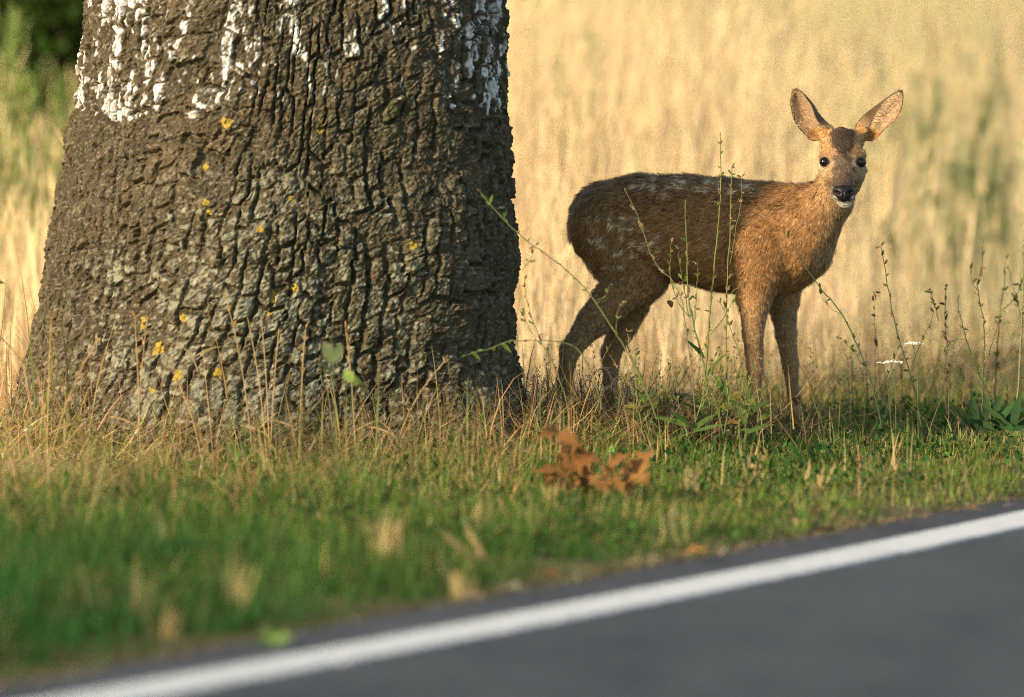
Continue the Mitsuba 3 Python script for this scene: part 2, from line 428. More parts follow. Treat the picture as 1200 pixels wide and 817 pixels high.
    for k, (px, py, r) in enumerate([(267, 143, 7), (243, 195, 5), (244, 236, 4.5), (247, 247, 4), (307, 267, 5), (378, 142, 5), (375, 154, 5), (343, 232, 4.5), (483, 288, 6), (188, 408, 8), (210, 437, 7),
                                     (257, 434, 6), (320, 345, 7), (317, 364, 4.5), (169, 373, 4), (168, 382, 4), (346, 335, 5), (217, 370, 5), (218, 287, 3.5), (180, 455, 5)]):
        c0 = P(px, py, TREE[1] - 0.4)
        best = np.argmin(np.where(front[None, :], (V[..., 0] - c0[0]) ** 2 + (V[..., 2] - c0[2]) ** 2, 9))
        iz, it = divmod(int(best), nx)
        m = 12
        block = V[max(iz - m, 0):iz + m + 1, it - m:it + m + 1]
        hh, ww = block.shape[:2]
        d2 = np.linalg.norm(block - V[iz, it], axis=-1)
        ang = np.arctan2(block[..., 2] - V[iz, it][2], block[..., 0] - V[iz, it][0])
        lim = r / 470 * (1 + 0.14 * np.sin(3 * ang + k) + 0.12 * np.sin(7 * ang + 2 * k))
        ins = d2 < lim
        nrm = np.array([math.sin(th[it]), -math.cos(th[it]), 0])
        up = block + nrm * (0.0018 + 0.0012 * np.sin(block[..., 0:1] * 1900) * np.sin(block[..., 2:3] * 1700))
        ii, jj = np.meshgrid(np.arange(hh - 1), np.arange(ww - 1), indexing='ij')
        keep = ins[:-1, :-1] & ins[1:, :-1] & ins[:-1, 1:] & ins[1:, 1:]
        aa = (ii * ww + jj)[keep]
        if len(aa) < 3:
            continue
        ff = np.vstack([np.stack([aa, aa + 1, aa + ww + 1], 1), np.stack([aa, aa + ww + 1, aa + ww], 1)])
        used, inv = np.unique(ff, return_inverse=True)
        vv = up.reshape(-1, 3)[used]
        col = np.array([[0.36, 0.25, 0.035]]) * (0.75 + 0.5 * meshkit.fbm(vv * 160, 2, 5)[:, None])
        put('lichen', (vv, inv.reshape(-1, 3)), 'fur_material', t + '__trunk', smooth=True, color=np.clip(col, 0, 1))
    # limbs and crown, above the frame
    r = np.random.default_rng(11)
    top = np.array([-0.45, TREE[1], 4.3])
    leaves = Acc()
    for k in range(7):
        az = k * 2 * math.pi / 7 + r.uniform(-0.3, 0.3)
        reach, rise = r.uniform(1.6, 2.8), r.uniform(2.2, 4.5)
        mid = top + np.array([math.cos(az) * reach * 0.45, math.sin(az) * reach * 0.45, rise * 0.55])
        end = top + np.array([math.cos(az) * reach, math.sin(az) * reach, rise])
        path = spline([top - [0, 0, 0.3], mid, end], 14)
        lv, lf = tube(path, np.linspace(0.17, 0.03, 14), 8)
        put('limb', (lv, lf), 'bark_material', t, smooth=True, color=np.broadcast_to([0.11, 0.085, 0.055], lv.shape))
        for q_ in range(16):
            ctr = path[r.integers(4, 14)] + r.normal(0, 0.55, 3) + [0, 0, 0.25]
            n = 110
            pos = ctr + r.normal(0, 0.26, (n, 3))
            dd, nn = unit(r.normal(0, 1, (n, 3)) + [0, 0, -0.3]), unit(r.normal(0, 0.6, (n, 3)) + [0, 0, 1])
            s = unit(np.cross(dd, nn))
            L = r.uniform(0.09, 0.14, n)[:, None]
            quad = np.stack([pos, pos + dd * L * 0.5 + s * L * 0.36, pos + dd * L, pos + dd * L * 0.5 - s * L * 0.36], 1).reshape(-1, 3)
            ff = (np.arange(n) * 4)[:, None, None] + np.array([[0, 1, 2], [0, 2, 3]])[None]
            leaves.add(quad, ff.reshape(-1, 3), np.repeat(vary(n, (0.06, 0.11, 0.025), 0.15, r), 4, 0))
    leaves.put('crown', 'leaf_material', t, kind='stuff')


make_trunk()

# ------------------------------------------------------------------ grass
GREEN, OLIVE, DRY, TAN = np.array([0.031, 0.115, 0.029]), np.array([0.19, 0.255, 0.055]), np.array([0.42, 0.30, 0.14]), np.array([0.33, 0.225, 0.10])


def scatter(n, r, y0, y1, pad=0.75):
    """Points on the ground spread evenly over the strip of land in front of the lens, with a margin on both sides."""
    y = np.sqrt(r.uniform((y0) ** 2, (y1) ** 2, n))
    x = r.uniform(-1, 1, n) * (0.0466 * y + pad)
    return x, y


def in_trunk(x, y, pad=0.0):
    return np.hypot(x - TREE[0], y - TREE[1]) < 0.53 + pad


def seed_heads(base, axis, length, rad, r):
    """Small spindles (ears of grass) as five sided double cones."""
    n = len(base)
    a = unit(np.cross(axis, [0.3, 0.8, 0.1]))
    b = np.cross(axis, a)
    rows = [base]
    for t, w in ((0.3, 1.0), (0.65, 0.75)):
        for k in range(4):
            an = k * np.pi / 2 + t * 3
            ww = (rad * w * r.uniform(0.6, 1.3, n))[:, None]
            rows.append(base + axis * (length * t)[:, None] + (a * math.cos(an) + b * math.sin(an)) * ww)
    rows.append(base + axis * length[:, None])
    v = np.stack(rows, 1).reshape(-1, 3)
    f = []
    for k in range(4):
        k2 = (k + 1) % 4
        f += [[0, 1 + k2, 1 + k], [1 + k, 1 + k2, 5 + k2], [1 + k, 5 + k2, 5 + k], [5 + k, 5 + k2, 9]]
    return v, ((np.arange(n) * 10)[:, None, None] + np.array(f)[None]).reshape(-1, 3)


def make_verge():
    r = np.random.default_rng(21)
    # short grass of the verge
    a = Acc()
    x, y = scatter(330000, r, 16.4, 27.5)
    s = road_s(x, y)
    p = np.stack([x, y, x * 0], 1)
    clump = meshkit.fbm(p * 6, 3, 5)
    keepp = np.clip((s - 0.01) / 0.30, 0, 1) * np.clip((2.7 - s) / 0.8, 0.04, 1) * np.clip(0.45 + 1.4 * (clump - 0.3), 0.1, 1)
    keep = (s > 0.005) & (r.random(len(x)) < keepp) & ~in_trunk(x, y)
    x, y, s, clump, p = x[keep], y[keep], s[keep], clump[keep], p[keep]
    n = len(x)
    l = road_l(x, y)
    lush = np.clip(0.85 - l * 0.16 + (meshkit.fbm(p * 1.7, 3, 8) - 0.5) * 1.1, 0, 1)       # lusher towards the near end, drier further along
    h = r.gamma(6, 1 / 6, n) * (0.026 + 0.048 * lush) * (0.15 + 1.9 * np.clip(clump - 0.1, 0, 1)) * np.clip(0.5 + s / 0.25, 0.5, 1) * (1 + 0.3 * np.clip((s - 0.8) / 0.6, 0, 1))
    kind = r.random(n)
    wdry = np.clip(-0.07 + 0.26 * (1 - lush) + 0.30 * np.clip((s - 1.1) / 0.7, 0, 1) + 0.35 * (meshkit.fbm(p * 3.1, 2, 18) - 0.5), 0, 0.85)
    patch = np.exp(1.5 * (meshkit.fbm(p * np.array([16, 10, 1]), 3, 19) - 0.5))[:, None]
    col = (vary(n, GREEN, 0.16, r) * lush[:, None] + vary(n, OLIVE, 0.16, r) * (1 - lush[:, None])) * patch
    dry = kind < wdry
    col[dry] = vary(int(dry.sum()), DRY, 0.25, r)
    tip = np.where((r.random(n) < 0.14)[:, None], col * 0.5 + DRY * 0.5, col * 1.05)
    base = np.stack([x, y, ground_z(x, y) - 0.004], 1)
    a.add(*blades(base, r.uniform(0, 2 * np.pi, n), h, r.uniform(0.002, 0.0048, n), np.abs(r.normal(0.3, 0.4, n)), r.normal(0.9, 0.8, n), 3, col, tip))
    # small broad leaves (clover, plantain) among the blades
    x, y = scatter(70000, r, 16.4, 26.5)
    s = road_s(x, y)
    p = np.stack([x, y, x * 0], 1)
    keep = (s > 0.06) & (s < 1.9) & (r.random(len(x)) < np.clip((meshkit.fbm(p * 4, 3, 77) - 0.40) * 3, 0.05, 0.6)) & ~in_trunk(x, y)
    x, y = x[keep], y[keep]
    n = len(x)
    b0 = np.stack([x, y, ground_z(x, y) + r.uniform(0.0, 0.05, n)], 1)
    L = r.uniform(0.008, 0.024, n)
    cl = vary(n, (0.045, 0.115, 0.03), 0.35, r)
    a.add(*blades(b0, r.uniform(0, 2 * np.pi, n), L, L * 0.5, r.uniform(0.3, 1.4, n), r.normal(0.3, 0.4, n), 2, cl, cl, taper=2.5))
    a.put('verge_grass', 'leaf_material', kind='stuff')
    labels['verge_grass'] |= {'label': 'short green mown grass of the roadside verge in front of the trunk', 'category': 'grass'}

    # dry and half dry long grass round the trunk and along the back of the verge
    a = Acc()
    x, y = scatter(90000, r, 21.5, 28.0)
    s = road_s(x, y)
    p = np.stack([x, y, x * 0], 1)
    dt = np.hypot(x - TREE[0], y - TREE[1])
    near = np.exp(-((dt - 0.6) / 0.30) ** 2) * (y < TREE[1] + 0.35)
    back = np.exp(-((s - 1.5) / 0.38) ** 2)
    clump = meshkit.fbm(p * 7, 3, 15)
    keep = (r.random(len(x)) < (0.78 * near + 0.24 * back) * np.clip(3.2 * (clump - 0.30), 0, 1.6)) & ~in_trunk(x, y, 0.02)
    x, y, near, clump = x[keep], y[keep], near[keep], clump[keep]
    n = len(x)
    leftish = np.clip(0.75 - (x + 0.55) * 0.6, 0.35, 1.1)
    h = r.gamma(4, 1 / 4, n) * (0.065 + 0.15 * near * leftish) * (0.5 + 1.0 * clump)
    green = r.random(n) < 0.42 - 0.24 * near
    col = vary(n, TAN * 1.15, 0.3, r)
    col[green] = vary(int(green.sum()), (0.12, 0.155, 0.045), 0.25, r)
    base = np.stack([x, y, ground_z(x, y) - 0.005], 1)
    a.add(*blades(base, r.uniform(0, 2 * np.pi, n), h, r.uniform(0.0016, 0.004, n), np.abs(r.normal(0.22, 0.4, n)), r.normal(0.9, 0.9, n), 5, col, np.clip(col * 1.1, 0, 1)))
    # thin wiry stems with seeds, green and straw, behind the mown strip
    x, y = scatter(9000, r, 22.5, 27.5)
    s = road_s(x, y)
    p = np.stack([x, y, x * 0], 1)
    keep = (r.random(len(x)) < 0.7 * np.exp(-((s - 1.35) / 0.38) ** 2) * np.clip(4 * (meshkit.fbm(p * 4, 2, 25) - 0.36), 0, 1)) & ~in_trunk(x, y, 0.03)
    x, y = x[keep], y[keep]
    n = len(x)
    col = np.where((r.random(n) < 0.55)[:, None], vary(n, (0.13, 0.18, 0.05), 0.25, r), vary(n, (0.36, 0.27, 0.13), 0.25, r))
    V, Fc, C = blades(np.stack([x, y, ground_z(x, y)], 1), r.uniform(0, 2 * np.pi, n), r.uniform(0.07, 0.21, n), r.uniform(0.0018, 0.003, n), np.abs(r.normal(0.1, 0.2, n)), r.normal(0.2, 0.3, n), 4, col, col, taper=5)
    a.add(V, Fc, C)
    V = V.reshape(n, 9, 3)
    for q in (0.0, 0.25, 0.5, 0.9):
        b0 = V[:, 8] * (1 - q) + V[:, 6] * q
        hv, hf = seed_heads(b0, unit(unit(V[:, 8] - V[:, 6]) + r.normal(0, 0.5, (n, 3))), r.uniform(0.005, 0.012, n), np.full(n, 0.0016), r)
        a.add(hv, hf, np.repeat(vary(n, (0.17, 0.15, 0.06), 0.3, r), 10, 0))
    # matted litter: thin dead stalks lying crosswise
    x, y = scatter(42000, r, 21.5, 30.5)
    s = road_s(x, y)
    dt = np.hypot(x - TREE[0], y - TREE[1])
    keep = (r.random(len(x)) < 0.5 * np.exp(-((s - 1.6) / 0.5) ** 2) + 0.6 * (s > 2.0) + 0.7 * np.exp(-((dt - 0.65) / 0.2) ** 2)) & ~in_trunk(x, y)
    x, y = x[keep], y[keep]
    n = len(x)
    base = np.stack([x, y, ground_z(x, y) + r.uniform(0.0, 0.07, n)], 1)
    col = vary(n, DRY * np.where(road_s(x, y) > 1.9, 1.5, 1.0)[:, None], 0.3, r)
    a.add(*blades(base, r.uniform(0, 2 * np.pi, n), r.uniform(0.06, 0.25, n), r.uniform(0.0015, 0.004, n), r.uniform(0.9, 1.6, n), r.normal(0.2, 0.4, n), 3, col, col))
    # tufts of dead blades left standing in the mown verge
    for _ in range(60):
        s0, l0 = r.uniform(0.15, 1.3), r.uniform(-3.2, 6.5)
        x0, y0 = xy_of(s0, l0)
        m = r.integers(5, 16)
        x, y = x0 + r.normal(0, 0.025, m), y0 + r.normal(0, 0.025, m)
        col = vary(m, (0.40, 0.31, 0.15), 0.2, r)
        a.add(*blades(np.stack([x, y, ground_z(x, y) - 0.004], 1), r.uniform(0, 2 * np.pi, m), r.uniform(0.05, 0.13, m), r.uniform(0.003, 0.006, m), np.abs(r.normal(0.1, 0.25, m)), r.normal(0.4, 0.5, m), 4, col, col))
    # dark dead stalks and litter at the right foot of the trunk and under the deer
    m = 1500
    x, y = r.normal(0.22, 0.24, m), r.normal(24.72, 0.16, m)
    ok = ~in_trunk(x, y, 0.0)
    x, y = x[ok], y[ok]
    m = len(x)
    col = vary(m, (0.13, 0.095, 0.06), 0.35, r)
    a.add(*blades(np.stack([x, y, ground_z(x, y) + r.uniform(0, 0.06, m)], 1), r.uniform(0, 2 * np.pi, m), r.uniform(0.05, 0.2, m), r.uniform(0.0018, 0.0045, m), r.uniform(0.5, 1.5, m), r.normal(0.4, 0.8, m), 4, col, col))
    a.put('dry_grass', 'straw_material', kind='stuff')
    labels['dry_grass'] |= {'label': 'dry tan grass and dead straw around the foot of the trunk', 'category': 'grass'}

    # dust, crumbs and dead bits where the grass meets the asphalt
    a = Acc()
    n = 5000
    l = r.uniform(-4.5, 6, n)
    s = np.abs(r.normal(0.0, 0.05, n)) * r.choice([1, 1, -0.6], n) + 0.01
    x, y = xy_of(s, l)
    ok = np.abs(x) < 0.0466 * y + 0.6
    x, y, s = x[ok], y[ok], s[ok]
    n = len(x)
    z = np.where(s > 0, ground_z(x, y), 0.0) + 0.002
    col = vary(n, (0.20, 0.165, 0.11), 0.4, r)
    a.add(*blades(np.stack([x, y, z], 1), r.uniform(0, 2 * np.pi, n), r.uniform(0.008, 0.04, n), r.uniform(0.002, 0.007, n), r.uniform(1.1, 1.62, n), r.normal(0, 0.3, n), 2, col, col))
    a.put('edge_litter', 'straw_material', kind='stuff')
    labels['edge_litter'] |= {'label': 'tan dead plant bits strewn where grass meets asphalt', 'category': 'litter'}


make_verge()


def make_field():
    r = np.random.default_rng(31)
    a = Acc()
    xs, ys, hs, ws = [], [], [], []
    for n, y0, y1, w in ((26000, 25.8, 36, 0.0042), (17000, 36, 47, 0.0075), (9000, 47, 64, 0.013)):
        x, y = scatter(n, r, y0, y1, 1.0)
        xs.append(x), ys.append(y), ws.append(np.full(n, w))
    x, y, w = np.concatenate(xs), np.concatenate(ys), np.concatenate(ws)
    s = road_s(x, y)
    p = np.stack([x, y, x * 0], 1)
    cl = meshkit.fbm(p * 1.1, 3, 55)
    lft = np.clip((-0.90 - x) / 0.15, 0, 1)                       # lower, greener growth to the left of the tree
    keep = r.random(len(x)) < np.clip((s - 1.9) / 0.6, 0, 1) * np.clip(0.5 + 1.5 * (cl - 0.3), 0.2, 1) * (1 - 0.45 * lft)
    x, y, w, p, cl, lft = x[keep], y[keep], w[keep], p[keep], cl[keep], lft[keep]
    n = len(x)
    s = road_s(x, y)
    h = r.normal(0.82, 0.16, n) * np.clip(0.18 + (s - 1.9) / 3.3, 0.18, 1) * (1 - 0.42 * lft) * (0.8 + 0.4 * cl)
    base = np.stack([x, y, ground_z(x, y) - 0.01], 1)
    az, lean, curve = r.uniform(0, 2 * np.pi, n), np.abs(r.normal(0, 0.13, n)), np.abs(r.normal(0, 0.22, n))
    gr = np.clip((meshkit.fbm(p * 0.55, 3, 57) - 0.50) * 3.0 + 0.06 * (y - 35) + 0.8 * lft * np.clip((y - 28) / 2, 0, 1) + 1.3 * np.exp(-((x - 1.27) / 0.36) ** 2 - ((y - 33) / 4.5) ** 2), 0, 1)
    straw = vary(n, (0.88, 0.70, 0.435), 0.035, r) * np.where(y > 36, 0.70, 1.0)[:, None]
    greenish = vary(n, (0.50, 0.52, 0.28), 0.06, r)
    tone = meshkit.fbm(np.stack([x * 9, y * 2.5, x * 0], 1), 3, 58)[:, None]               # stands of one tone side by side
    g_ = (gr * 0.62 * (0.55 + 0.9 * meshkit.noise(np.stack([x * 11, y * 2, x * 0 + 0.5], 1), 59)))[:, None].clip(0, 0.9)
    col = greenish * g_ + straw * (0.84 + 0.32 * tone) * (1 - g_)
    V, Fc, C = blades(base, az, h, w, lean, curve, 4, col, col, taper=4)
    a.add(V, Fc, C)
    tips = V.reshape(n, 9, 3)[:, 8]
    axis = unit(tips - V.reshape(n, 9, 3)[:, 6])
    e_ = np.flatnonzero(r.random(n) < 0.35)
    hv, hf = seed_heads((tips - axis * 0.02)[e_], axis[e_], r.uniform(0.08, 0.17, len(e_)) * np.clip(h[e_] / 0.7, 0.3, 1), (0.0016 + w[e_] * 0.55) * np.clip(h[e_] / 0.5, 0.4, 1), r)
    a.add(hv, hf, np.repeat(np.clip(col[e_] * np.array([1.05, 1.0, 0.95]), 0, 0.85), 10, 0))
    # stalk leaves
    m = r.permutation(n)[: int(n * 0.9)]
    fr = r.uniform(0.1, 0.6, len(m))[:, None]
    pts = V.reshape(n, 9, 3)
    b0 = pts[m, 0] * (1 - fr) + pts[m, 6] * fr
    a.add(*blades(b0, r.uniform(0, 2 * np.pi, len(m)), r.uniform(0.15, 0.35, len(m)) * np.clip(h[m] / 0.6, 0.2, 1), w[m] * 1.5, r.uniform(0.2, 0.6, len(m)), r.uniform(0.5, 1.8, len(m)), 3, col[m], col[m]))
    # broad pale blades and dry sheaths that stand out in the blur
    x, y = scatter(6500, r, 26.5, 38, 0.8)
    s = road_s(x, y)
    ok = s > 2.5
    x, y, s = x[ok], y[ok], s[ok]
    m = len(x)
    tone = r.random(m)[:, None]
    col = np.where(tone < 0.55, vary(m, (0.88, 0.71, 0.45), 0.03, r), np.where(tone < 0.88, vary(m, (0.74, 0.54, 0.31), 0.05, r), vary(m, (0.62, 0.60, 0.33), 0.05, r)))
    a.add(*blades(np.stack([x, y, ground_z(x, y)], 1), r.uniform(0, 2 * np.pi, m), r.uniform(0.5, 1.0, m) * np.clip(0.25 + (s - 1.9) / 3.0, 0.25, 1) * (1 - 0.5 * np.clip((-0.90 - x) / 0.15, 0, 1)), r.uniform(0.007, 0.016, m), np.abs(r.normal(0, 0.16, m)), np.abs(r.normal(0, 0.25, m)), 5, col, col, taper=3))
    a.put('field_grass', 'straw_material', kind='stuff')
    labels['field_grass'] |= {'label': 'tall ripe straw coloured grass of the field behind the deer', 'category': 'grass'}


make_field()


# ------------------------------------------------------------------ the deer
S = 1 / 515.0
DY = 25.05


def J(px, py, dy=0.0):
    return np.array([(px - 600) * S, DY + dy, (520 - py) * S])


def flow(x, z, y=0.0):
    return np.array([x, y, z], float)


HEADS = []
PRIMS = []          # (a, ra, b, rb, ky, blend, hair direction, hair length)


HX, HY = -4.0, -2.5            # the head is nearer the lens than the body's middle: where it stands to look right


def bone(a, ra, b, rb, ky=1.0, k=10, fl=(-0.85, -0.5), hl=0.016, head=False):
    if head:
        a, b = (a[0] + HX, a[1] + HY, a[2]), (b[0] + HX, b[1] + HY, b[2])
    PRIMS.append((J(*a), ra * S, J(*b), rb * S, ky, k * S, flow(*fl), hl))
    HEADS.append(head)


def build_prims():
    yaw = lambda px: 0.075 - (px - 690) * 0.15 / 220
    B = [(713, 258, 44.5, 0.80), (750, 260, 53, 0.80), (800, 268, 60.5, 0.74), (850, 275, 63.5, 0.70), (888, 280, 64.5, 0.66), (915, 282, 60, 0.66)]
    for (x0, y0, r0, k0), (x1, y1, r1, k1) in zip(B[:-1], B[1:]):
        bone((x0, y0, yaw(x0)), r0, (x1, y1, yaw(x1)), r1, (k0 + k1) / 2, 14, (-0.9, -0.42), 0.017)
    bone((693, 275, yaw(690)), 23, (716, 308, yaw(700)), 24, 1.5, 14, (-0.25, -1), 0.024)
    # neck, turned towards the lens
    bone((935, 280, -0.10), 44, (970, 236, -0.135), 25.5, 0.9, 14, (-0.45, -0.9), 0.015)
    bone((970, 236, -0.135), 25.5, (985, 200, -0.165), 22, 0.95, 8, (-0.4, -0.9), 0.012)
    bone((905, 235, -0.07), 20, (955, 232, -0.11), 18, 0.9, 12, (-0.6, -0.7), 0.014)
    # head
    hd = (0.0, 0.55, 0.8)
    bone((989, 174, -0.175), 22.5, (989, 184, -0.195), 25, 1.05, 6, (0, 0.7, 0.6), 0.007, True)
    bone((989, 187, -0.205), 23, (988.5, 214, -0.280), 14, 1.0, 6, (0, 0.8, 0.6), 0.0045, True)
    bone((989, 200, -0.175), 25.5, (989, 214, -0.215), 20.5, 0.95, 6, (0, -0.6, 0.7), 0.008, True)
    bone((989, 216, -0.225), 17, (990.5, 234.5, -0.284), 8.2, 1.0, 5, (0, -0.3, 0.9), 0.005, True)
    bone((988.5, 221, -0.290), 13.2, (988.5, 226, -0.297), 12.8, 0.8, 4, (0, 0.5, 0.9), 0.003, True)
    for sx in (-1, 1):
        bone((989 + sx * 19.5, 184, -0.210), 8, (989 + sx * 14, 181, -0.220), 7, 1.0, 5, (sx * 0.3, 0.8, 0.5), 0.005, True)
        bone((989 + sx * 20, 200, -0.208), 8, (989 + sx * 15, 210, -0.236), 8, 1.0, 6, (sx * 0.4, 0.1, 0.8), 0.006, True)
        bone((989 + sx * 12, 168, -0.165), 11, (989 + sx * 22, 158, -0.150), 8, 1.0, 8, (sx * 0.6, 0.8, 0.3), 0.010, True)
    # forelegs
    bone((890, 296, -0.125), 42, (884, 342, -0.13), 22, 0.75, 8, (-0.35, -0.9), 0.015)
    bone((884, 342, -0.13), 19.5, (881.5, 390, -0.135), 12, 1.0, 10, (-0.1, -1), 0.010)
    bone((881.5, 390, -0.135), 12, (884, 432, -0.14), 9.6, 1.0, 5, (-0.05, -1), 0.007)
    bone((884, 432, -0.14), 9.6, (884, 458, -0.14), 7.2, 1.0, 4, (0, -1), 0.006)
    bone((884, 458, -0.14), 7.0, (885, 498, -0.14), 6.3, 1.0, 3, (0, -1), 0.006)
    bone((885, 498, -0.14), 7.2, (888, 507, -0.145), 6.8, 1.0, 3, (0, -1), 0.006)
    bone((915, 305, -0.01), 38, (917, 348, 0.0), 20, 0.75, 14, (-0.2, -0.95), 0.014)
    bone((917, 345, 0.0), 18, (922, 392, 0.0), 12, 1.0, 10, (0, -1), 0.009)
    bone((922, 392, 0.0), 12, (927, 428, -0.002), 9.6, 1.0, 5, (0, -1), 0.007)
    bone((927, 428, -0.002), 9.6, (930, 458, 0.0), 7.0, 1.0, 4, (0, -1), 0.006)
    bone((930, 458, 0.0), 7.0, (934, 498, 0.0), 6.3, 1.0, 3, (0, -1), 0.006)
    bone((934, 498, 0.0), 7.2, (937, 507, -0.005), 6.8, 1.0, 3, (0, -1), 0.006)
    # hind legs
    bone((716, 268, 0.015), 47, (748, 322, 0.0), 33, 0.62, 7, (-0.4, -0.9), 0.020)
    bone((745, 321, 0.0), 31, (697, 376, 0.0), 18, 0.72, 12, (-0.55, -0.85), 0.014)
    bone((697, 376, 0.0), 18, (668, 411, 0.0), 11.5, 0.8, 8, (-0.55, -0.85), 0.010)
    bone((668, 411, 0.0), 11.5, (662, 445, 0.0), 8.4, 0.9, 5, (-0.1, -1), 0.008)
    bone((662, 445, 0.0), 8.2, (657, 497, 0.0), 6.4, 1.0, 4, (-0.1, -1), 0.007)
    bone((657, 497, 0.0), 7.5, (659, 507, -0.005), 7, 1.0, 3, (0, -1), 0.006)
    bone((735, 275, 0.13), 44, (758, 322, 0.13), 30, 0.62, 14, (-0.4, -0.9), 0.018)
    bone((756, 321, 0.13), 28, (732, 382, 0.13), 17, 0.72, 12, (-0.45, -0.9), 0.013)
    bone((732, 382, 0.13), 17, (717, 417, 0.13), 11.5, 0.8, 8, (-0.4, -0.9), 0.010)
    bone((717, 417, 0.13), 11.5, (716, 450, 0.13), 8.2, 0.9, 5, (0, -1), 0.008)
    bone((716, 450, 0.13), 8.0, (717, 497, 0.13), 7, 1.0, 4, (0, -1), 0.007)
    bone((717, 497, 0.13), 7.5, (720, 507, 0.125), 7, 1.0, 3, (0, -1), 0.006)


build_prims()


def prim_dist(p, pr):
    a, ra, b, rb, ky, _, _, _ = pr
    sc = np.array([1, 1 / ky, 1])
    p, a, b = p * sc, a * sc, b * sc
    ab = b - a
    t = np.clip(((p - a) @ ab) / max(ab @ ab, 1e-12), 0, 1)
    return np.linalg.norm(p - a - t[..., None] * ab, axis=-1) - (ra + (rb - ra) * t)


def surface_nets(vol, origin, h):
    inside = vol < 0
    nx, ny, nz = vol.shape
    cnt = sum(inside[i:nx - 1 + i, j:ny - 1 + j, k:nz - 1 + k].astype(np.int8) for i in (0, 1) for j in (0, 1) for k in (0, 1))
    cells = np.argwhere((cnt > 0) & (cnt < 8))
    idx = np.full((nx - 1, ny - 1, nz - 1), -1, int)
    idx[tuple(cells.T)] = np.arange(len(cells))
    tot, num = np.zeros((len(cells), 3)), np.zeros(len(cells))
    corners = [(i, j, k) for i in (0, 1) for j in (0, 1) for k in (0, 1)]
    for a in corners:
        for ax in range(3):
            if a[ax]:
                continue
            b = list(a)
            b[ax] = 1
            va, vb = vol[tuple((cells + a).T)], vol[tuple((cells + b).T)]
            x = (va < 0) != (vb < 0)
            t = np.where(x, va / np.where(x, va - vb, 1), 0)
            pt = np.broadcast_to(np.array(a, float), (len(cells), 3)).copy()
            pt[:, ax] = t
            tot += pt * x[:, None]
            num += x
    v = origin + h * (cells + tot / num[:, None])
    faces = []
    for ax in range(3):
        o1, o2 = [(1, 2), (2, 0), (0, 1)][ax]
        sl = [slice(None)] * 3
        lo, hi = list(sl), list(sl)
        lo[ax], hi[ax] = slice(0, -1), slice(1, None)
        ch = inside[tuple(lo)] != inside[tuple(hi)]
        e = np.argwhere(ch)
        e = e[(e[:, o1] > 0) & (e[:, o2] > 0) & (e[:, o1] < vol.shape[o1] - 1) & (e[:, o2] < vol.shape[o2] - 1)]
        flip = ~inside[tuple(e.T)]
        def at(d1, d2):
            q = e.copy()
            q[:, o1] -= d1
            q[:, o2] -= d2
            return idx[tuple(q.T)]
        q = np.stack([at(1, 1), at(0, 1), at(0, 0), at(1, 0)], 1)
        q[flip] = q[flip][:, ::-1]
        faces += [q[:, [0, 1, 2]], q[:, [0, 2, 3]]]
    return v, np.vstack(faces)


def vertex_normals(v, f):
    n = np.zeros_like(v)
    fn = np.cross(v[f[:, 1]] - v[f[:, 0]], v[f[:, 2]] - v[f[:, 0]])
    for k in range(3):
        np.add.at(n, f[:, k], fn)
    return unit(n)


EYES = [np.array([967.6, 190.2]), np.array([1010.2, 190.6])]


